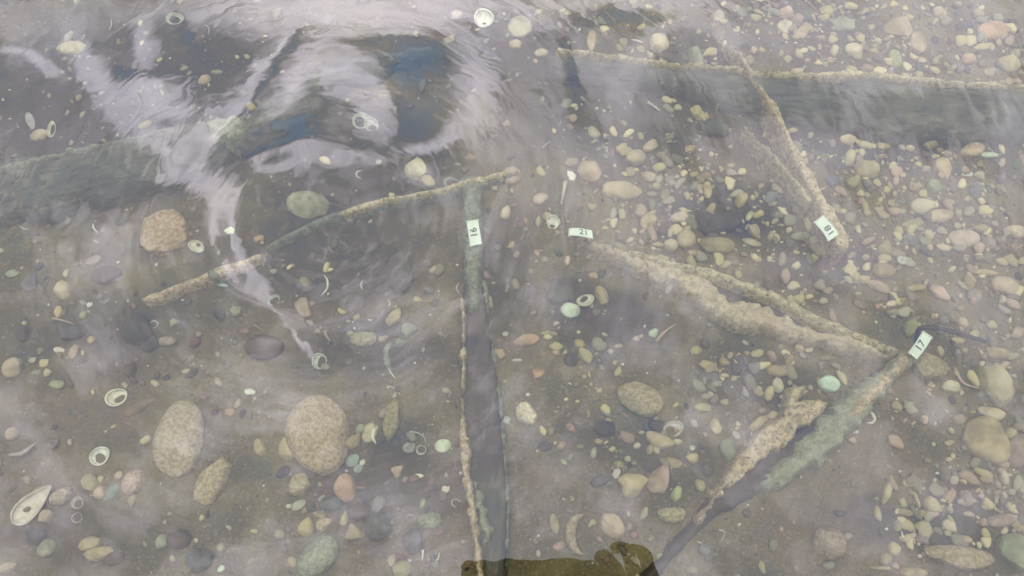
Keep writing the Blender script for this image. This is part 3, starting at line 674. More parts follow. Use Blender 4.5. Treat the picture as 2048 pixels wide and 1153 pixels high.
# name, x, y, long, short, angle, colour, shape, speckled, label
ST = [
 ('stone',354,874,156,98,82,'beige','oval',1,'big tall oval tan stone at lower left, right of the half mussel'),
 ('stone',421,961,112,58,56,'beige','rect',1,'oblong speckled tan stone slanting beside the big tall oval stone'),
 ('stone',265,964,60,42,58,'peach','oval',1,'peach oval stone at the right end of the lower left shell cluster'),
 ('stone',637,871,162,126,-68,'beige','drop',1,'largest stone, heavily speckled pinkish tan, broad at the top'),
 ('stone',578,895,52,42,80,'tan','oval',0,'smooth tan stone tucked under the left side of the largest speckled stone'),
 ('stone',708,884,40,28,50,'tan','tri',0,'pointed tan stone sticking out right of the largest speckled stone'),
 ('stone',784,836,78,38,84,'olive','rough',1,'rough upright olive brown stone right of the largest speckled stone'),
 ('stone',599,970,50,42,60,'tan','oval',1,'spotted tan stone just below the largest speckled stone'),
 ('stone',689,975,60,46,-70,'orange','oval',0,'smooth orange brown stone below right of the largest speckled stone'),
 ('stone',613,1053,42,31,75,'yellow','drop',0,'yellowish pear shaped stone above the big green tan stone'),
 ('stone',648,1048,38,24,25,'tan','drop',1,'spotted tan stone right of the yellowish pear shaped stone'),
 ('stone',640,1031,28,14,-20,'yellow','oval',0,None),('stone',689,1037,32,15,75,'yellow','drop',0,None),
 ('stone',711,1067,38,30,-15,'tan','tri',0,None),('stone',561,1070,24,20,20,'tan','rough',0,None),
 ('stone',633,1112,98,66,42,'green','oval',1,'big mottled green tan stone at the bottom edge, left of centre'),
 ('stone',585,1124,27,22,-30,'olive','oval',0,None),('stone',755,1051,62,54,60,'slate','oval',1,'round slate grey stone below the stub of green rock'),
 ('stone',755,1008,38,28,60,'grey','rough',0,None),('stone',859,1041,54,33,5,'green','oval',1,'green stone with a darker crease lying left of the upright timber'),
 ('stone',824,1082,52,42,80,'slate','rough',1,None),('stone',803,1139,44,36,10,'olive','oval',0,'olive stone at the bottom edge under the red and cream pebbles'),
 ('pebble',784,1120,26,18,80,'pale','oval',0,None),('pebble',799,1114,24,13,0,'red','oval',0,None),
 ('stone',567,945,32,20,35,'dark','oval',0,None),('stone',717,1017,52,44,70,'brown','oval',0,None),('stone',661,1006,50,32,5,'slate','oval',0,None),
 ('stone',520,895,36,26,-70,'tan','oval',0,None),('stone',795,942,28,20,40,'peach','tri',0,None),('stone',720,860,24,18,60,'green','oval',0,None),
 ('stone',68,1074,40,32,10,'dark','oval',0,None),('stone',88,1096,40,32,70,'green','oval',0,None),('stone',175,1088,46,28,15,'tan','oval',0,None),
 ('stone',194,1106,60,30,10,'tan','rough',0,None),('stone',225,1117,46,26,10,'brown','oval',0,None),('stone',354,1079,48,40,0,'brown','oval',0,None),
 ('stone',322,1084,34,26,80,'green','oval',0,None),('stone',440,1095,20,18,0,'tan','oval',0,None),('stone',395,1122,58,44,20,'slate','oval',0,None),
 ('stone',22,867,32,24,30,'peach','oval',0,None),('stone',14,1134,42,22,10,'tan','rough',0,None),('stone',177,965,40,34,-50,'tan','oval',0,None),
 ('stone',198,984,32,24,60,'peach','oval',0,None),('pebble',236,951,20,16,20,'tan','oval',0,None),('stone',118,992,54,32,25,'peach','rough',1,None),
 ('stone',87,1032,34,28,10,'peach','rough',0,None),('stone',329,466,112,82,-12,'tan','rough',1,'large worn tan stone with a hollow top at the left, below the greenish log'),
 ('stone',57,562,40,26,65,'grey','drop',0,None),('stone',21,545,30,15,5,'green','oval',0,None),('stone',131,546,19,14,80,'pale','oval',0,None),
 ('stone',123,578,36,34,30,'peach','rough',0,None),('stone',114,623,26,16,80,'tan','oval',0,None),('stone',271,657,68,60,-40,'dark','oval',0,'round near black stone below the blunt tan branch end'),
 ('stone',297,686,42,30,35,'dark','oval',0,None),('stone',140,662,58,32,10,'dark','oval',0,None),('stone',437,628,28,22,-60,'dark','tri',0,None),
 ('stone',470,621,25,22,10,'green','oval',1,None),('stone',385,682,26,22,20,'red','oval',0,None),('stone',257,737,36,24,65,'brown','drop',0,None),
 ('stone',382,744,36,14,40,'dark','bean',0,None),('stone',129,755,46,13,-60,'brown','bean',0,None),('stone',21,734,46,38,10,'peach','oval',0,None),
 ('stone',111,768,32,20,0,'green','oval',0,None),('stone',43,667,30,26,80,'brown','oval',0,None),('stone',210,548,60,34,10,'brown','oval',0,None),
 ('stone',184,520,36,20,20,'pink','oval',0,None),('stone',240,442,24,18,0,'slate','oval',0,None),('stone',330,681,40,20,0,'pink','oval',0,None),
 ('stone',528,692,78,52,0,'brown','oval',0,'wide dim brown patch under the bright curved reflection, left of the small tan stick'),  # low brown form filling a dark dusky area of the bed
 ('stone',616,408,88,52,-8,'green','oval',0,'broad flat grey green stone above the long pale branch'),
 ('stone',519,480,22,16,20,'orange','oval',0,None),('stone',607,617,42,34,-65,'peach','rect',0,None),
 ('stone',789,635,44,27,52,'peach','drop',0,'peach stone with a pointed upper end above the green three cornered stone'),
 ('stone',817,660,34,30,0,'green','tri',0,'grey green three cornered stone below the peach pointed stone'),
 ('stone',727,678,54,32,0,'olive','oval',1,'speckled olive oval stone left of the green three cornered stone'),
 ('pebble',765,680,15,13,0,'tan','oval',0,None),('pebble',701,668,15,12,0,'olive','oval',0,None),('pebble',715,637,18,13,50,'tan','drop',0,None),
 ('stone',609,564,26,20,-30,'olive','rect',0,None),('pebble',836,600,19,13,-20,'tan','drop',0,None),('stone',868,541,22,16,10,'peach','oval',0,None),
 ('stone',859,581,20,15,-20,'grey','oval',0,None),('stone',973,550,19,13,-60,'pink','oval',0,None),('stone',976,605,30,20,-55,'tan','drop',0,None),
 ('stone',996,708,32,23,5,'tan','oval',0,None),('stone',1011,425,30,20,65,'pale','drop',0,None),('stone',803,553,64,48,80,'slate','oval',1,None),
 ('stone',1282,796,98,66,-28,'tan','oval',1,'big speckled tan oval stone standing alone right of the broken cream shell lump'),
 ('stone',1320,881,62,31,-24,'tan','bean',0,'long tan bean shaped stone below the big speckled tan oval'),
 ('pebble',1356,884,19,12,-5,'pale','oval',0,None),('pebble',1274,892,15,13,20,'pale','oval',0,None),('pebble',1300,900,22,15,75,'tan','oval',0,None),
 ('stone',1348,925,36,20,-20,'tan','bean',0,None),('stone',1386,915,28,22,0,'tan','bean',0,None),('stone',1432,852,35,24,-75,'tan','oval',0,None),
 ('stone',1407,815,35,20,0,'yellow','oval',0,None),('pebble',1451,803,20,14,0,'tan','oval',0,None),('pebble',1352,810,16,10,30,'tan','oval',0,None),
 ('stone',1399,770,34,18,-45,'green','bean',0,None),('stone',1267,968,62,48,25,'yellow','tri',0,'smooth yellowish tan stone, left one of the touching pair at lower centre right'),
 ('stone',1319,958,64,42,62,'peach','drop',0,'pinkish tan stone, right one of the touching pair at lower centre right'),
 ('stone',1461,906,62,32,-72,'green','drop',0,'grey green pear shaped stone against the tan ridge of the slanting timber'),
 ('stone',1400,971,29,20,-75,'tan','oval',0,None),('stone',1109,1048,42,20,-78,'tan','oval',0,'upright smooth tan stone left of the tan crescent shell'),
 ('stone',1223,1049,60,42,-35,'peach','rough',0,'scalloped peach stone right of the tan crescent shell'),
 ('stone',1343,1030,58,32,0,'tan','bean',1,'two toned tan bean shaped stone left of the slanting timber foot'),
 ('stone',1407,1100,28,24,-40,'grey','oval',0,None),('stone',1383,1142,24,20,0,'olive','rough',0,None),('stone',1289,1027,28,16,65,'pale','rough',0,None),
 ('stone',1210,857,46,34,0,'dark','oval',0,None),('stone',1090,893,30,20,0,'dark','oval',0,None),('stone',1200,962,40,24,20,'dark','rough',0,None),
 ('stone',1313,850,36,24,0,'dark','oval',0,None),('stone',1519,845,46,22,40,'tan','bean',0,None),('stone',1518,784,22,15,-20,'tan','oval',0,None),
 ('pebble',1218,968,16,12,0,'grey','oval',0,None),('pebble',1255,919,14,13,0,'tan','oval',0,None),('pebble',1196,884,18,14,0,'tan','rough',0,None),
 ('stone',1656,768,47,33,-8,'mint','oval',0,'smooth pale mint oval stone right of the broken tan stub'),
 ('stone',1557,770,32,22,-75,'pale','oval',0,None),('stone',1540,786,34,20,80,'tan','oval',0,None),('stone',1546,832,28,20,30,'tan','rough',0,None),
 ('stone',1993,768,100,68,-68,'tan','tri',0,'large smooth tan stone at right edge, blunt wedge, above the bigger three cornered one'),
 ('stone',1983,827,60,26,-12,'pale','bean',0,None),('stone',1972,880,104,84,-68,'tan','wedge',0,'large smooth three cornered tan stone near the right edge, point upward'),
 ('stone',2042,905,74,62,80,'pink','oval',0,'big dusky pink stone cut by the right edge beside the large three cornered stone'),
 ('stone',2022,868,30,24,0,'tan','oval',0,None),('stone',2038,853,26,18,0,'pink','oval',0,None),
 ('stone',1819,820,32,15,-25,'peach','drop',0,None),('pebble',1898,886,15,11,10,'pale','drop',0,None),('pebble',1895,920,14,11,20,'pale','rough',0,None),
 ('stone',1774,980,62,19,74,'tan','bean',0,'long upright finger shaped tan stone below the slanting timber'),
 ('stone',1754,1027,33,14,-78,'tan','bean',0,'short finger shaped tan stone just below the long finger shaped one'),
 ('stone',1659,1086,72,62,-60,'pink','oval',1,'round dusky pink stone alone on silt near the bottom right'),
 ('stone',1919,1113,140,46,-7,'tan','bean',1,'very long smooth tan stone at bottom right, widest in the frame'),
 ('stone',2035,1105,90,66,-45,'green','oval',0,'large grey green stone cut off by the bottom right corner'),
 ('stone',1789,1098,32,24,-70,'yellow','oval',0,None),('stone',1772,1117,31,25,60,'olive','oval',1,None),('stone',1827,1146,56,22,0,'tan','oval',0,None),
 ('stone',1761,1136,46,9,-3,'tan','bean',0,None),('stone',1846,1077,32,22,-50,'grey','tri',0,None),('stone',1933,998,32,24,80,'pink','oval',0,None),
 ('stone',1864,1011,44,28,-35,'tan','rough',0,None),('stone',1812,1026,32,16,-5,'tan','rough',0,None),('stone',1897,1051,32,22,-50,'pale','rough',0,None),
 ('stone',1895,1067,18,10,-20,'pale','oval',0,None),('stone',1970,960,32,15,-5,'tan','bean',0,None),('stone',2002,1041,60,32,10,'pink','rough',0,None),
 ('pebble',1907,965,18,13,0,'pink','oval',0,None),('pebble',1909,949,13,11,0,'grey','oval',0,None),('stone',2020,1018,34,12,-38,'tan','bean',0,None),
 ('stone',1832,1000,36,10,-70,'pale','bean',0,None),('stone',1843,1027,18,16,0,'tan','oval',0,None),('pebble',1845,978,14,8,0,'tan','oval',0,None),
 ('stone',2030,1050,46,16,-35,'tan','bean',0,None),('stone',1925,1080,40,20,0,'tan','oval',0,None),('stone',1915,840,26,22,0,'pink','oval',0,None),
 ('stone',1900,775,36,26,0,'pale','oval',0,None),
 ('stone',1282,418,28,26,0,'tan','oval',0,None),('stone',1300,441,40,26,40,'tan','drop',0,None),('pebble',1184,412,20,15,0,'yellow','oval',0,None),
 ('stone',1362,432,38,24,10,'peach','rough',0,'rough peach stone in the gravel patch above the row of tan stones'),
 ('stone',1374,476,42,36,-60,'tan','oval',0,'rounded tan stone left of the long half moon stone'),
 ('stone',1436,489,72,36,-2,'olive','bean',0,'half moon olive tan stone above the split timber'),
 ('stone',1343,487,30,26,-20,'tan','oval',0,None),('stone',1317,487,24,10,-5,'tan','oval',0,None),('pebble',1293,474,15,11,-30,'pale','oval',0,None),
 ('stone',1510,463,36,22,-60,'tan','tri',0,None),('stone',1504,484,42,15,-15,'tan','oval',0,None),('stone',1499,432,24,13,60,'pale','oval',0,None),
 ('stone',1482,400,34,24,60,'tan','oval',0,None),('stone',1331,387,28,20,65,'olive','oval',0,None),('stone',1416,380,28,18,-80,'tan','oval',0,None),
 ('pebble',1386,504,22,12,0,'tan','rough',0,None),('pebble',1322,513,17,12,0,'pale','tri',0,None),('stone',1244,377,84,40,-5,'tan','rect',0,'blocky tan stone with squared ends above and left of the gravel patch'),
 ('stone',1440,446,92,44,5,'dark','rough',0,'wide near black rock above the half moon olive stone'),('stone',1121,588,60,40,0,'slate','oval',0,None),
 ('stone',1141,620,40,30,-10,'mint','oval',0,'pale mint oval stone with a dark spot, near the curled white shells'),
 ('stone',1203,588,40,26,-65,'olive','rough',0,None),('stone',1052,681,54,24,10,'orange','oval',0,'rusty orange brown oval stone right of the upright timber'),
 ('stone',1159,688,25,17,-30,'yellow','oval',0,None),('stone',1142,720,29,27,0,'dark','oval',0,'small round near black stone above right of the orange chip'),
 ('stone',1078,748,30,20,20,'orange','tri',0,'bright orange three cornered stone right of the upright timber'),('stone',1099,668,34,12,-5,'olive','oval',0,None),
 ('pebble',1112,647,13,10,0,'pale','tri',0,None),('pebble',1210,669,15,8,-20,'pale','tri',0,None),('pebble',1238,692,18,10,5,'yellow','oval',0,None),
 ('stone',1309,664,24,17,50,'mint','drop',0,'small pale mint pear shaped stone beside a thin tan stick'),
 ('stone',1393,699,27,19,15,'yellow','rect',0,None),('stone',1423,734,28,20,35,'tan','oval',0,None),('stone',1449,723,22,18,-20,'tan','tri',0,None),
 ('pebble',1031,569,22,17,-70,'pink','oval',0,None),('pebble',1135,520,21,12,80,'pale','oval',0,None),('pebble',1187,552,19,13,0,'peach','oval',0,None),
 ('pebble',1034,723,22,8,0,'pale','bean',0,None),('stone',1478,727,42,28,80,'dark','oval',0,None),('pebble',1490,686,15,8,-40,'pale','oval',0,None),
 ('pebble',1076,442,22,12,80,'tan','drop',0,None),('pebble',1094,432,20,16,0,'tan','oval',0,None),('stone',1081,397,32,22,30,'peach','oval',0,None),
 ('stone',1510,734,30,24,0,'grey','bean',0,None),('stone',1495,706,14,10,0,'tan','oval',0,None),('pebble',1153,507,14,12,0,'grey','oval',0,None),
 ('stone',142,94,62,26,3,'yellow','oval',1,'yellowish speckled stone at upper left above the greenish log'),('stone',76,268,38,22,15,'peach','oval',0,None),
 ('stone',407,157,28,18,20,'peach','oval',0,None),('stone',432,143,24,9,0,'green','oval',0,None),('stone',913,29,26,20,0,'pale','oval',0,None),
 ('stone',899,78,28,20,45,'peach','tri',0,None),('stone',857,362,30,22,-30,'tan','oval',0,None),('stone',831,338,46,42,0,'pale','oval',0,None),
 ('stone',942,316,22,13,-10,'tan','oval',0,None),('stone',1040,52,48,42,0,'pale','oval',0,'pale round stone at the top, right of the white bowl shell'),
 ('stone',1031,88,26,20,0,'pale','oval',0,None),('stone',1083,104,28,16,10,'pale','oval',0,None),('pebble',1241,116,26,14,0,'tan','oval',0,None),
 ('stone',1319,84,42,36,0,'pale','oval',0,None),('stone',1184,82,42,20,85,'tan','oval',0,None),('stone',1437,33,28,22,50,'pale','rect',0,None),
 ('stone',1180,338,50,44,-30,'tan','oval',0,None),('stone',1144,323,28,20,0,'peach','oval',0,None),('stone',1301,291,34,22,30,'tan','rect',0,None),
 ('stone',1272,312,42,32,10,'tan','oval',0,None),('stone',1262,341,24,20,0,'tan','oval',0,None),('stone',1323,330,36,18,15,'yellow','oval',0,None),
 ('stone',1298,350,36,22,5,'peach','rough',0,None),('stone',1314,369,19,16,0,'tan','oval',0,None),('stone',1305,384,23,11,5,'tan','oval',0,None),
 ('stone',1399,230,44,20,-35,'yellow','oval',1,None),('stone',1024,351,44,34,0,'peach','oval',0,None),('stone',1430,255,60,40,0,'slate','oval',0,None),
 ('stone',1654,21,28,22,0,'yellow','oval',0,None),('stone',1605,63,34,22,50,'yellow','rect',0,None),('stone',1689,46,48,32,0,'green','rect',0,None),
 ('stone',1804,53,62,40,-35,'tan','tri',0,'large three cornered tan stone in the gravel at the upper right'),('stone',1838,84,44,32,-80,'tan','oval',0,None),
 ('stone',1990,56,62,36,10,'orange','oval',0,'broad orange tan stone near the top right corner'),('stone',1931,50,36,20,10,'dark','oval',0,None),
 ('stone',1571,52,32,25,0,'pale','oval',0,None),('stone',1883,22,28,24,0,'pale','oval',0,None),('stone',1970,90,44,14,8,'yellow','oval',0,None),
 ('stone',2022,122,46,34,0,'tan','oval',0,None),('stone',1709,98,36,26,0,'pale','oval',0,None),('stone',1595,141,26,10,0,'peach','oval',0,None),
 ('stone',1631,246,24,16,0,'olive','oval',0,None),('stone',1697,278,34,24,0,'pale','oval',0,None),('stone',1728,246,50,34,30,'pale','rough',0,None),
 ('pebble',1820,296,19,14,0,'tan','rough',0,None),('stone',1765,290,32,22,0,'yellow','rough',0,None),('stone',1862,268,62,46,80,'olive','oval',0,'broad olive stone under the long dark log at upper right'),
 ('stone',1945,299,46,28,20,'peach','rough',0,None),('stone',1980,311,38,12,0,'mint','oval',0,None),('stone',1886,334,48,34,-60,'tan','tri',0,None),
 ('stone',1734,338,50,38,0,'tan','oval',0,None),('stone',1879,432,58,26,8,'tan','oval',0,None),('stone',1845,413,48,34,10,'pale','oval',0,None),
 ('stone',1796,461,22,19,0,'yellow','oval',0,None),('stone',1762,427,36,16,-38,'tan','oval',0,None),('stone',1820,479,34,22,0,'grey','rough',0,None),
 ('stone',1824,449,50,18,10,'olive','oval',0,None),('stone',2032,465,48,26,-10,'pale','oval',0,None),('stone',1768,542,46,30,-5,'tan','oval',0,None),
 ('stone',1757,574,52,20,-25,'peach','oval',0,None),('stone',1730,560,26,18,0,'tan','oval',0,None),('stone',1970,546,52,13,-3,'yellow','oval',0,None),
 ('stone',2011,572,58,38,-10,'peach','oval',0,'peach oval stone near right edge, level with the split timber'),('stone',1878,585,48,26,-35,'peach','tri',0,None),
 ('stone',1928,476,62,36,0,'peach','oval',0,None),('stone',1885,497,34,14,-8,'tan','bean',0,None),('stone',1831,576,42,15,5,'olive','oval',0,None),
 ('pebble',1803,602,18,10,35,'yellow','oval',0,None),('stone',1828,596,24,15,0,'pink','oval',0,None),
 ('stone',1630,686,34,22,8,'tan','oval',0,None),('stone',1675,693,33,20,-5,'tan','oval',0,None),('stone',1598,697,21,16,-20,'tan','oval',0,None),
 ('stone',1617,699,18,14,0,'pale','oval',0,None),('stone',1578,722,26,17,70,'tan','oval',0,None),('stone',1543,714,26,18,-70,'pink','oval',0,None),
 ('stone',1557,742,46,22,-8,'tan','oval',0,None),('stone',1654,717,34,10,0,'olive','oval',0,None),
 ('stone',1822,657,36,28,70,'olive','oval',0,'olive stone peeping out behind the black cable tie'),('stone',1859,735,80,56,-5,'olive','rough',1,'big lumpy olive stone just below white tag 17'),
 ('stone',1997,707,54,25,-5,'tan','rect',0,None),('stone',2035,665,32,24,40,'peach','oval',0,None),('stone',1924,646,32,24,-50,'tan','tri',0,None),
 ('stone',1914,682,28,12,-8,'tan','oval',0,None),('stone',1879,704,22,15,-80,'tan','oval',0,None),('pebble',1911,706,16,13,40,'grey','oval',0,None),
 ('stone',1602,473,42,18,0,'green','oval',0,None),('stone',1637,496,40,30,0,'olive','oval',0,None),
 ('stone',1780,610,22,14,20,'pale','oval',0,None),('stone',1720,610,30,16,-20,'pink','oval',0,None),
]
def say_size(w, h):
    s = math.sqrt(w * h); return 'tiny' if s < 14 else 'small' if s < 24 else 'medium' if s < 38 else 'large'
LM = [(948,465,'white tag 16'),(1164,466,'white tag 21'),(1653,457,'white tag 18'),(1840,690,'white tag 17'),(354,874,'the big tall oval stone'),
      (637,871,'the largest speckled stone'),(1282,796,'the big speckled tan oval'),(1052,828,'the broken cream shell lump'),(329,466,'the worn tan stone'),
      (616,408,'the broad grey green stone'),(271,657,'the round near black stone'),(727,678,'the speckled olive stone'),(633,1112,'the mottled green tan stone'),
      (1267,968,'the touching pair of stones'),(1656,768,'the pale mint stone'),(1972,880,'the large three cornered stone'),(1919,1113,'the very long tan stone'),
      (1659,1086,'the round pink stone'),(1436,489,'the half moon stone'),(1141,620,'the dark spotted mint stone'),(970,40,'the white bowl shell'),
      (55,1010,'the open mussel'),(233,792,'the white cap shell'),(1804,53,'the upper right three cornered stone'),(1244,377,'the blocky tan stone'),
      (729,240,'the pair of shell rings'),(1862,268,'the broad olive stone'),(1990,56,'the broad orange tan stone'),(142,94,'the yellowish speckled stone'),
      (1151,1069,'the tan crescent shell'),(2011,572,'the peach oval at the right edge'),(1774,980,'the finger shaped stones')]
DIR = ['right of', 'up and right of', 'above', 'up and left of', 'left of', 'down and left of', 'below', 'down and right of']
pend = []     # objects waiting for a label: (object, x, y, description)
def auto(o, x, y, desc, cat, group):
    tag(o, None, cat, group); pend.append((o, x, y, desc))
def settle():
    from collections import defaultdict
    g = defaultdict(list)
    for o, x, y, desc in pend:
        c = sorted(LM, key=lambda q: (q[0] - x) ** 2 + (q[1] - y) ** 2)
        c = [q for q in c if (q[0] - x) ** 2 + (q[1] - y) ** 2 > 64][0]
        a = math.degrees(math.atan2(c[1] - y, x - c[0])) % 360; d = DIR[int((a + 22.5) // 45) % 8]
        g[(desc, d, c[2])].append((math.hypot(x - c[0], y - c[1]), o))
    ORD = ['nearest', 'second', 'third', 'fourth', 'fifth', 'sixth', 'seventh', 'eighth', 'ninth', 'tenth', 'eleventh', 'twelfth', 'thirteenth', 'fourteenth']
    for (desc, d, lm), v in g.items():
        v.sort(key=lambda q: q[0])
        for i, (_, o) in enumerate(v):
            if len(v) == 1: o['label'] = f'{desc} {d} {lm}'
            else: o['label'] = f'{ORD[min(i, 13)]}{" nearest" if i else ""} {desc} {d} {lm}'
occ = []
for (nm, x, y, w, h, a, ck, shp, sp, lab) in ST:
    r_ = np.random.RandomState(int(x * 7 + y)); k = 1 + .10 * (r_.rand(3) - .5)
    col = tuple(c * q for c, q in zip(C[ck], k))
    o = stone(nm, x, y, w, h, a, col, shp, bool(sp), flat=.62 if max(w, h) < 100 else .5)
    g_ = 'stones and pebbles scattered on the lake bed'; occ.append((x, y, max(w, h) / 2))
    if lab: tag(o, lab, nm, g_)
    else: auto(o, x, y, f'{say_size(w, h)} {CW[ck]} {SW[shp]} {nm}', nm, g_)
n_named = len(ST)
# pebbles packed into the gravel of the right side and the top
PACK = [(1180,1560,270,520,26),(1560,2040,20,150,26),(1600,2040,285,700,62),(1380,1640,660,860,16),(1060,1420,840,1100,22),(1000,1260,360,520,10),(560,900,980,1150,12),(20,420,560,780,14),(1760,2040,920,1140,20),(1000,1500,20,130,12)]
rr = np.random.RandomState(5)
for (x0, x1, y0, y1, cnt) in PACK:
    k = 0; tries = 0
    while k < cnt and tries < 3000:
        tries += 1; x = x0 + (x1 - x0) * rr.rand(); y = y0 + (y1 - y0) * rr.rand(); w = 11 + 20 * rr.rand() ** 2
        if x0 >= 1500: w = 13 + 24 * rr.rand() ** 1.6
        if any(math.hypot(x - a, y - b) < q + w * .42 for a, b, q in occ): continue
        if 1500 < x < 1870 and abs((y - 560) - (x - 1500) * .5) < 50 and y0 < 720: continue
        if abs(y - 160) < 14: continue
        ck = ['tan', 'tan', 'pale', 'olive', 'tan', 'grey', 'peach', 'slate', 'olive', 'yellow'][rr.randint(10)] if x0 > 900 else ['tan', 'slate', 'tan', 'brown', 'grey', 'olive', 'olive'][rr.randint(7)]
        shp = ['oval', 'rough', 'drop', 'bean', 'rough', 'tri', 'rect'][rr.randint(7)]; h = w * (.55 + .35 * rr.rand())
        o = stone('pebble', x, y, w, h, 180 * rr.rand() - 90, tuple(c * (.8 + .3 * rr.rand()) for c in C[ck]), shp, rr.rand() < .3, flat=.6)
        occ.append((x, y, w / 2)); k += 1
        if len(pend) and n_named + k: auto(o, x, y, f'{say_size(w, h)} {CW[ck]} {SW[shp]} pebble', 'pebble', 'stones and pebbles scattered on the lake bed')

# shells
SG = 'shells scattered on the lake bed'
def shell(o, x, y, lab, desc):
    if lab: tag(o, lab, 'shell', SG)
    else: auto(o, x, y, desc, 'shell', SG)
wc_ = C['white']; pc = (.5, .5, .38); gc = (.36, .40, .32)
BW = [ # x y w h ang colour depth tilt dir up label
 (233,793,46,31,25,(.62,.62,.46),.6,16,60,True,'white cap shaped shell with a dark opening, left of the big tall oval stone'),
 (199,910,46,33,30,wc_,.4,8,0,True,'open white oval shell ring below the white cap shell'),
 (970,38,40,30,-8,(.70,.72,.62),.55,22,0,True,'white bowl shaped shell at the top, left of the pale round stone'),
 (725,239,38,31,-15,gc,.35,5,0,True,'greenish white shell ring, left one of the overlapping pair'),
 (743,247,28,26,-40,gc,.4,18,20,True,'smaller shell ring, right one of the overlapping pair'),
 (640,722,30,32,0,gc,.4,14,90,True,'thin pale shell ring on silt below the bright curved reflection'),
 (350,35,36,22,-5,gc,.35,6,0,True,None),(904,364,32,20,-10,(.22,.27,.24),.35,6,0,True,None),(938,362,34,20,10,(.22,.27,.24),.35,6,0,True,None),
 (888,891,35,27,12,(.42,.50,.33),.45,0,0,False,'smooth pale green oval shell left of the upright timber'),
 (706,919,32,24,40,(.20,.26,.21),.4,0,0,False,None),(717,936,22,17,30,(.20,.26,.21),.4,0,0,False,None),(725,923,14,11,60,pc,.4,0,0,False,None),
 (739,864,42,28,70,(.36,.34,.2),.4,10,0,False,'yellowish half shell beside a white crescent'),(395,496,34,28,-50,pc,.4,24,150,True,None),
 (218,982,46,27,38,(.17,.22,.17),.5,0,0,False,'dark green ribbed shell in the lower left shell cluster'),
 (152,1004,27,23,60,(.3,.3,.26),.4,5,0,True,None),(149,1034,23,20,60,(.3,.3,.26),.4,5,0,True,None),(913,1006,21,16,-15,(.55,.57,.48),.4,6,0,True,None),
 (821,1036,20,17,0,(.28,.3,.26),.4,10,0,True,None),(101,255,33,14,80,pc,.5,20,90,True,None),(57,240,38,17,-70,(.3,.3,.3),.4,0,0,False,None),
 (1015,815,15,11,80,wc_,.4,0,0,True,None),(1013,840,18,16,0,(.35,.4,.33),.5,0,0,False,None),(1520,868,30,26,20,(.4,.4,.33),.35,0,0,True,None),
 (1454,958,19,22,0,(.4,.4,.33),.35,0,0,True,None),(1350,856,42,32,20,(.42,.42,.36),.35,12,0,True,'broken whitish shell ring under the big speckled tan oval'),
 (1108,443,28,26,0,wc_,.35,28,0,True,'white crescent rimmed shell left above white tag 21'),(597,1009,34,18,28,(.33,.34,.24),.4,0,0,False,'folded leaf shaped shell below the spotted tan stone'),
 (835,951,25,10,2,(.60,.60,.42),.5,0,0,False,'tiny cream spindle shaped shell in the dark silt left of the upright timber'),
 (548,598,26,20,40,(.3,.33,.3),.35,8,30,True,None),(113,698,26,13,-10,(.5,.47,.36),.5,0,0,False,None),(1173,600,36,30,30,(.5,.5,.38),.5,26,200,True,'curled cream shell touching the dark spotted mint stone'),
 (1938,347,30,11,-8,(.4,.42,.36),.4,0,0,False,None),(305,646,17,15,0,(.45,.45,.36),.5,8,0,True,None),(870,1108,12,9,0,pc,.4,0,0,True,None),(843,900,21,20,0,(.36,.38,.33),.4,4,0,True,None),
 (1088,782,12,10,20,pc,.4,6,0,True,None),(1128,780,15,11,-30,gc,.4,6,0,True,None),(1083,1074,12,9,60,wc_,.4,8,0,True,None),(1018,876,14,10,40,gc,.4,6,0,True,None),
]
for (x, y, w, h, a, c, dp, ti, td, up, lab) in BW:
    o = bowl('shell', x, y, w, h, a, c, dp, ti, td, .09, up, ribs=.03 if not up else 0)
    shell(o, x, y, lab, ('open pale shell ring' if up else 'domed pale shell') if max(w, h) > 24 else ('tiny open shell ring' if up else 'tiny domed shell'))
# crescents
CRS = [([(648,550),(655,562),(654,578),(642,592)],5,(.55,.58,.44),'curved cream shell edge below the long pale branch'),
 ([(727,560),(722,570),(725,580)],4,gc,None),([(755,851),(748,862),(746,876),(752,888)],7,(.62,.64,.5),'white crescent shell edge beside the yellowish half shell'),
 ([(724,341),(714,345),(713,352),(722,358)],3,(.6,.62,.55),None),([(186,447),(188,458),(198,467)],3.5,wc_,None),([(918,565),(913,578),(920,590)],3,gc,None),
 ([(776,600),(780,608),(776,613)],2,wc_,None),([(1803,1062),(1806,1075),(1818,1081),(1826,1078)],5,(.55,.55,.48),'white crescent shell edge beside a tiny striped snail'),
 ([(38,452),(48,458),(58,459)],4,gc,None),([(218,62),(223,50),(222,38)],3,gc,None),([(16,910),(45,907),(70,888)],9,(.38,.34,.3),'long pinkish shell edge lying left of the open white shell ring'),
 ([(775,732),(781,745),(791,758)],3,wc_,None),([(1728,812),(1742,826),(1749,838),(1744,846),(1733,846)],6,(.58,.58,.48),'hooked cream shell sliver right of the green furry timber face'),
 ([(1699,858),(1710,864),(1717,864)],8,(.62,.6,.48),'short cream shell sliver under the slanting timber neck'),([(770,770),(790,778),(800,790)],3,gc,None),
 ([(1389,1080),(1400,1086),(1410,1087)],3,wc_,None),([(1262,80),(1275,83),(1287,87)],6,(.5,.5,.44),None),([(848,342),(855,345)],4,wc_,None),
 ([(735,638),(740,641),(745,639)],2.5,wc_,None),([(838,1080),(832,1090),(826,1100)],3,gc,None),([(879,1105),(876,1118),(870,1122)],3,wc_,None),([(408,50),(418,56),(416,70)],3,gc,None)]
for pts, wpx, c, lab in CRS:
    o = strand('shell_edge', pts, wpx, col=c, squash=1.4); mx_ = pts[len(pts) // 2]; shell(o, mx_[0], mx_[1], lab, 'thin curved white shell edge')
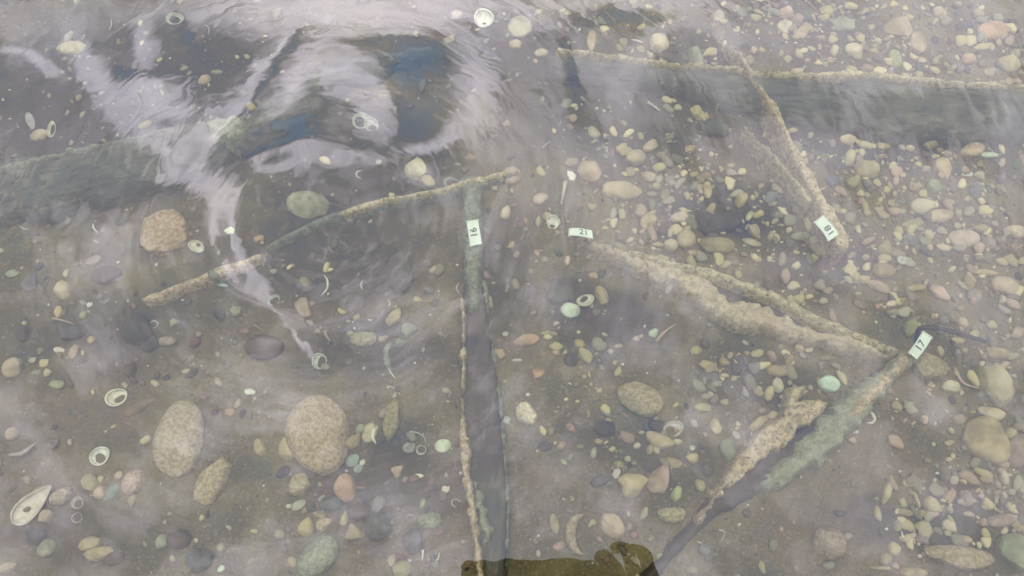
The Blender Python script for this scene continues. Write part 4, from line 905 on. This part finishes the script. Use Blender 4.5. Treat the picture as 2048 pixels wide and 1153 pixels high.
o = strand('shell', [(1166,1030),(1150,1040),(1141,1062),(1146,1092),(1164,1110)], 20, col=(.33, .29, .19), material=M_speck, squash=.9, rough=.1); tag(o, 'long tan crescent shell lying open near the bottom centre', 'shell', SG)
for (x, y, d, c, lab) in [(817,895,31,(.24,.25,.2),'striped round snail shell left of the pale green oval shell'),(890,978,20,(.5,.48,.36),'cream snail shell above the small white shell'),
     (62,719,18,(.45,.42,.3),None),(176,608,15,(.55,.56,.5),None),(757,325,14,(.4,.4,.34),None),(1827,1070,13,(.45,.36,.28),'tiny striped snail shell beside a white crescent'),(1267,1070,16,(.30,.15,.13),None),
     (100,886,30,(.14,.12,.1),None),(627,814,13,(.4,.4,.34),None),(1055,790,9,wc_,None),(1385,895,13,(.5,.48,.38),None),(780,1045,12,gc,None),(1010,668,14,(.4,.38,.3),None),(1800,522,22,(.4,.4,.34),None)]:
    o = snail('snail_shell', x, y, d, 40, c); shell(o, x, y, lab, 'small coiled snail shell')
o = mussel('mussel_shell', 274, 808, 92, 30, 27, (.17,.13,.075), (.6,.56,.42)); tag(o, 'brown mussel half lying on its side left of the big tall oval stone', 'shell', SG)
o = mussel('mussel_shell', 60, 1008, 108, 50, 44, (.50,.47,.38), (.55,.5,.4), up=True); tag(o, 'open mussel shell, pale inside, at the lower left edge', 'shell', SG)
o = mussel('mussel_shell', 80, 978, 66, 24, 18, (.36,.31,.22), (.5,.47,.36)); tag(o, 'upper valve leaning over the open mussel at the lower left edge', 'shell', SG)
o = mussel('mussel_shell', 196, 966, 68, 18, 42, (.22,.15,.12), (.58,.54,.44)); tag(o, 'narrow brown mussel with cream edge in the lower left shell cluster', 'shell', SG)
o = stone('shell_lump', 1052, 829, 52, 42, -35, (.62,.60,.42), 'rough', True, flat=.8); tag(o, 'broken cream shell lump just right of the upright timber', 'shell', SG)
o = chip('shell_chip', 1143, 348, 22, 16, -60, (.64,.66,.55)); tag(o, 'white leaf shaped chip above the crescent rimmed shell', 'shell', SG)
for (x, y, w, h, a, c) in [(499,784,23,14,5,(.55,.62,.45)),(440,1138,18,13,30,(.5,.58,.44)),(578,1013,12,9,0,(.6,.58,.42)),(1772,1059,8,7,0,wc_),(1838,1113,9,9,0,wc_),(460,463,22,13,0,(.55,.62,.42)),
     (1232,948,26,16,60,(.4,.4,.34)),(1289,820,10,7,0,wc_),(1246,728,7,6,0,wc_),(235,525,8,5,0,wc_),(313,530,5,9,0,wc_),(1290,652,5,6,0,wc_),(445,570,26,7,-10,(.28,.36,.3)),(1718,845,8,6,0,wc_),(1875,947,8,7,0,wc_),(2008,952,9,5,0,wc_),(706,645,5,4,0,wc_),(709,657,5,5,0,wc_),(1160,560,8,6,0,pc),(1400,300,8,6,0,pc)]:
    o = chip('shell_chip', x, y, w, h, a, c); auto(o, x, y, 'small white shell chip', 'shell', SG)
# sticks and thin strands
for pts, wpx, c, lab in [([(1312,683),(1332,662),(1352,648)],8,(.30,.25,.16),'thin tan stick beside the small pale mint stone'),([(650,662),(654,674),(662,684)],9,(.28,.24,.17),'small tan stick below the bright curved reflection'),
     ([(1130,365),(1127,385),(1122,410)],11,(.40,.37,.29),'pale upright stick above and left of white tag 21'),([(1084,298),(1092,290),(1102,282)],6,(.3,.26,.18),'tiny tan stick left of the forked twig, upper middle'),
     ([(820,864),(835,866),(848,875),(852,890)],3.5,(.36,.34,.26),'thin beige strand arching over the striped snail shell'),([(1010,840),(1022,850),(1040,858)],4,(.4,.4,.32),'pale strand at the foot of the broken cream shell lump'),
     ([(104,637),(125,641),(147,648)],5,(.32,.3,.24),'thin pale stick at the left above the dark stones'),([(136,312),(150,309),(166,305)],9,(.36,.26,.19),'short peach stick lying on the greenish log'),
     ([(508,650),(520,658),(530,666)],4,(.3,.28,.22),'thin strand crossing the bright curved reflection'),([(1295,205),(1308,213),(1320,222)],9,(.38,.38,.3),'pale sliver in the dark water left of the mossy stick'),
     ([(1908,735),(1925,765),(1950,775),(1968,778)],7,(.33,.27,.21),'long curved tan stick right of the lumpy olive stone'),([(710,974),(722,976),(730,975)],8,(.26,.19,.14),'short brown stick right of the smooth orange brown stone'),
     ([(1438,1060),(1450,1066),(1440,1085)],4,(.4,.38,.32),'thin pale strand below the slanting timber foot'),([(846,1100),(845,1115),(843,1122)],5,(.5,.5,.44),'slim white sliver near the bottom, left of the upright timber')]:
    o = strand('stick', pts, wpx, col=c, material=M_stone, rough=.25, taper='end'); tag(o, lab, 'stick')
o = strand('weed_strand', [(795,680),(780,688),(772,705),(776,730),(786,752)], 12, material=M_moss, rough=.6, squash=.5); tag(o, 'curved green weed strand hanging below the green three cornered stone', 'weed')
o = hf('weed_clump', [(780,678),(800,672),(812,684),(800,694),(784,694)], .004, M_moss, None, edge=.004, rough=.003, rs=300, jag=.003); tag(o, 'small green weed clump under the green three cornered stone', 'weed')
settle()

# fine gravel and shell grit: too many to count
def grit(name, n, region, smin, smax, cols, seed, flat=.55, dens=None, sub=1):
    r = np.random.RandomState(seed); V0, F0 = ICO[sub]; F0 = np.array(F0); nv = len(V0)
    x = region[0] + (region[1] - region[0]) * r.rand(n); y = region[2] + (region[3] - region[2]) * r.rand(n)
    if dens is not None: k = r.rand(n) < dens(x, y); x, y = x[k], y[k]; n = len(x)
    s = smin + (smax - smin) * r.rand(n) ** 3; z = bed_z(x, y)
    R = r.rand(n) * 6.28; sc = np.stack([s * (.8 + .5 * r.rand(n)), s * (.5 + .4 * r.rand(n)), s * flat * (.6 + .5 * r.rand(n))], 1)
    V = V0[None] * sc[:, None] * (1 + (.25 if sub == 1 else .1) * (r.rand(n, nv, 1) - .5) + .16 * np.sin(V0[None, :, :1] * 3 + r.rand(n, 1, 1) * 6) * np.cos(V0[None, :, 1:2] * 2.5 + r.rand(n, 1, 1) * 6))
    c, s_ = np.cos(R)[:, None], np.sin(R)[:, None]
    X = V[..., 0] * c - V[..., 1] * s_; Y = V[..., 0] * s_ + V[..., 1] * c
    P = np.stack([X + x[:, None], Y + y[:, None], V[..., 2] + z[:, None] + sc[:, 2:3] * .4], -1).reshape(-1, 3)
    F = (F0[None] + (np.arange(n) * nv)[:, None, None]).reshape(-1, 3)
    me = bpy.data.meshes.new(name); me.vertices.add(len(P)); me.vertices.foreach_set('co', P.astype(np.float32).ravel())
    me.loops.add(F.size); me.loops.foreach_set('vertex_index', F.ravel().astype(np.int32)); me.polygons.add(len(F))
    me.polygons.foreach_set('loop_start', (np.arange(len(F)) * 3).astype(np.int32)); me.polygons.foreach_set('use_smooth', np.ones(len(F), bool))
    me.update(calc_edges=True)
    cc = np.array(cols)[r.randint(len(cols), size=n)] * (.7 + .5 * r.rand(n, 1)); cc = np.concatenate([cc, np.ones((n, 1))], 1)
    at_ = me.color_attributes.new('tone', 'FLOAT_COLOR', 'POINT'); at_.data.foreach_set('color', np.repeat(cc, nv, 0).astype(np.float32).ravel())
    me.materials.append(M_grit); o = bpy.data.objects.new(name, me); COL.objects.link(o); o['kind'] = 'stuff'; return o
def dn(x, y):
    v = fbm(x * 14, y * 14, 3, 22); return np.clip(.35 + v * 1.1 + .5 * np.clip(x * 3, -.3, 1) + .3 * np.clip((y - .2) * 4, -.5, 1), .04, 1)
tag(grit('gravel', 9000, (-.48, .48, -.02, .48), .0006, .0032, [(.24,.21,.13),(.12,.11,.08),(.05,.05,.045),(.15,.10,.08),(.3,.27,.18),(.12,.13,.09),(.2,.19,.14)], 3, dens=dn), 'loose fine gravel strewn over the silt', 'gravel')
_q0 = at(1024, 576)
def dpx(x0, y0, x1, y1):
    a, b = at(x0, y1), at(x1, y0); return lambda x, y: (x > a.x) & (x < b.x) & (y > a.y) & (y < b.y)
_bare = [dpx(1560, 860, 1760, 1160), dpx(1030, 990, 1240, 1160), dpx(1700, 850, 1880, 950), dpx(1040, 300, 1160, 560), dpx(1250, 560, 1480, 700)]
def dp(x, y):
    v = fbm(x * 22, y * 22, 3, 31); k = np.clip((x - .015) * 9, 0, 1); k = k * np.clip(.32 + 1.6 * v + .55 * np.clip((x - .08) * 5, 0, 1) * np.clip((y - .1) * 6, .3, 1), 0, 1)
    for f in _bare: k = np.where(f(x, y), k * .06, k)
    return k + .03
tag(grit('pebble_gravel', 15000, (-.48, .48, -.02, .5), .0010, .0052, [(.38,.345,.17),(.31,.29,.14),(.42,.385,.22),(.2,.19,.12),(.3,.24,.16),(.13,.13,.09),(.24,.24,.16)], 11, dens=dp, sub=2, flat=.6), 'dense yellow olive fine gravel between the stones on the right', 'gravel')
tag(grit('shell_grit', 1000, (-.48, .48, -.02, .48), .0003, .0011, [(.45,.44,.36),(.35,.36,.3),(.5,.48,.38)], 4), 'pale crushed shell grit dotted over the silt', 'grit')

# ------------------------------------------------------------------ the phone and the hand holding it over the water (seen mirrored)
def cw(x, u, d): return CAM + Vector((1, 0, 0)) * x + UP * (u + .010) + FW * (d - .020)
def phone():
    root = empty('phone', cw(.027, -.008, -.009), 'black phone held level over the water, mirrored along the bottom edge', 'phone')
    bm_v = []; F = []; n = 6; x0, x1, u0, u1 = -.053, .107, -.047, .034; rad = .009; out = []
    for (cx_, cy_, a0) in ((x1 - rad, u1 - rad, 0), (x0 + rad, u1 - rad, 90), (x0 + rad, u0 + rad, 180), (x1 - rad, u0 + rad, 270)):
        for k in range(n + 1):
            a = math.radians(a0 + 90 * k / n); out.append((cx_ + rad * math.cos(a), cy_ + rad * math.sin(a)))
    m = len(out)
    for dd, sc_ in ((-.013, .985), (-.0125, 1), (-.0055, 1), (-.005, .985)):
        for x, u in out: bm_v.append(cw(.027 + (x - .027) * sc_, -.009 + (u + .009) * sc_, dd) - root.location)
    for b in range(3):
        for j in range(m): F.append((b * m + j, b * m + (j + 1) % m, (b + 1) * m + (j + 1) % m, (b + 1) * m + j))
    F += [tuple(range(m))[::-1], tuple(range(3 * m, 4 * m))]
    link('case', bm_v, F, M_black, parent=root)
    for i in range(3):
        v, f = [], []
        for dd in (-.005, -.0035):
            for k in range(20):
                a = 2 * math.pi * k / 20; v.append(cw(-.004 + math.cos(a) * .005, .0 - .016 * i + math.sin(a) * .005, dd) - root.location)
        f = [(k, (k + 1) % 20, 20 + (k + 1) % 20, 20 + k) for k in range(20)] + [tuple(range(20))[::-1], tuple(range(20, 40))]
        link('lens', v, f, M_glass, parent=root)
phone()
def person():
    # hand, wrist and forearm as one skinned body; index and middle finger bent over the upper edge of the phone
    ch = []    # chains of (x, up, depth, radius)
    J = [(.200,-.150,-.05,.030),(.180,-.095,-.025,.024),(.160,-.050,-.016,.024),(.145,-.020,-.014,.024),(.136,.004,-.013,.018)]
    idx = [(.140,.022,-.012,.0088),(.137,.040,-.008,.0080),(.128,.043,.001,.0072),(.118,.036,.004,.0066)]
    mid = [(.124,.024,-.012,.0086),(.119,.0445,-.008,.0080),(.110,.046,.001,.0074),(.101,.038,.004,.0066)]
    rng_ = [(.113,.016,-.016,.0080),(.103,.036,-.015,.0074),(.094,.040,-.006,.0068),(.087,.032,.002,.0062)]
    lit = [(.150,-.010,-.004,.0078),(.138,.000,.004,.0068),(.126,.002,.006,.0062),(.114,-.001,.006,.0056)]
    th = [(.132,-.030,-.022,.0115),(.115,-.022,-.026,.0100),(.097,-.014,-.022,.0088)]
    V = []; E = []; R = []
    def add(q, prev):
        V.append(tuple(cw(q[0], q[1], q[2]))); R.append(q[3]); 
        if prev is not None: E.append((prev, len(V) - 1))
        return len(V) - 1
    p = None
    for q in J: p = add(q, p)
    palm = p
    for c_ in (idx, mid, rng_):
        p = palm
        for q in c_: p = add(q, p)
    p = 3
    for q in lit: p = add(q, p)
    p = 3
    for q in th: p = add(q, p)
    org = Vector(V[0]); me = bpy.data.meshes.new('person'); me.from_pydata([tuple(Vector(v) - org) for v in V], E, [])
    o = bpy.data.objects.new('person', me); COL.objects.link(o); o.location = org; me.materials.append(M_skin)
    sk = o.modifiers.new('skin', 'SKIN'); sk.use_smooth_shade = True
    for i, v in enumerate(me.skin_vertices[0].data): v.radius = (R[i], R[i]); v.use_root = (i == 0)
    ss = o.modifiers.new('sub', 'SUBSURF'); ss.levels = 2; ss.render_levels = 2
    tag(o, "person's hand gripping the end of the phone, fingertips mirrored at the bottom edge", 'person')
    pts = [cw(.186, -.108, -.028), cw(.20, -.15, -.05), cw(.25, -.26, -.12), cw(.30, -.38, -.20)]
    vv, ff = sweep(pts, [.034, .038, .047, .056], 20); vv = [v - org for v in vv]
    link('sleeve', vv, ff, M_sleeve, parent=o)
person()
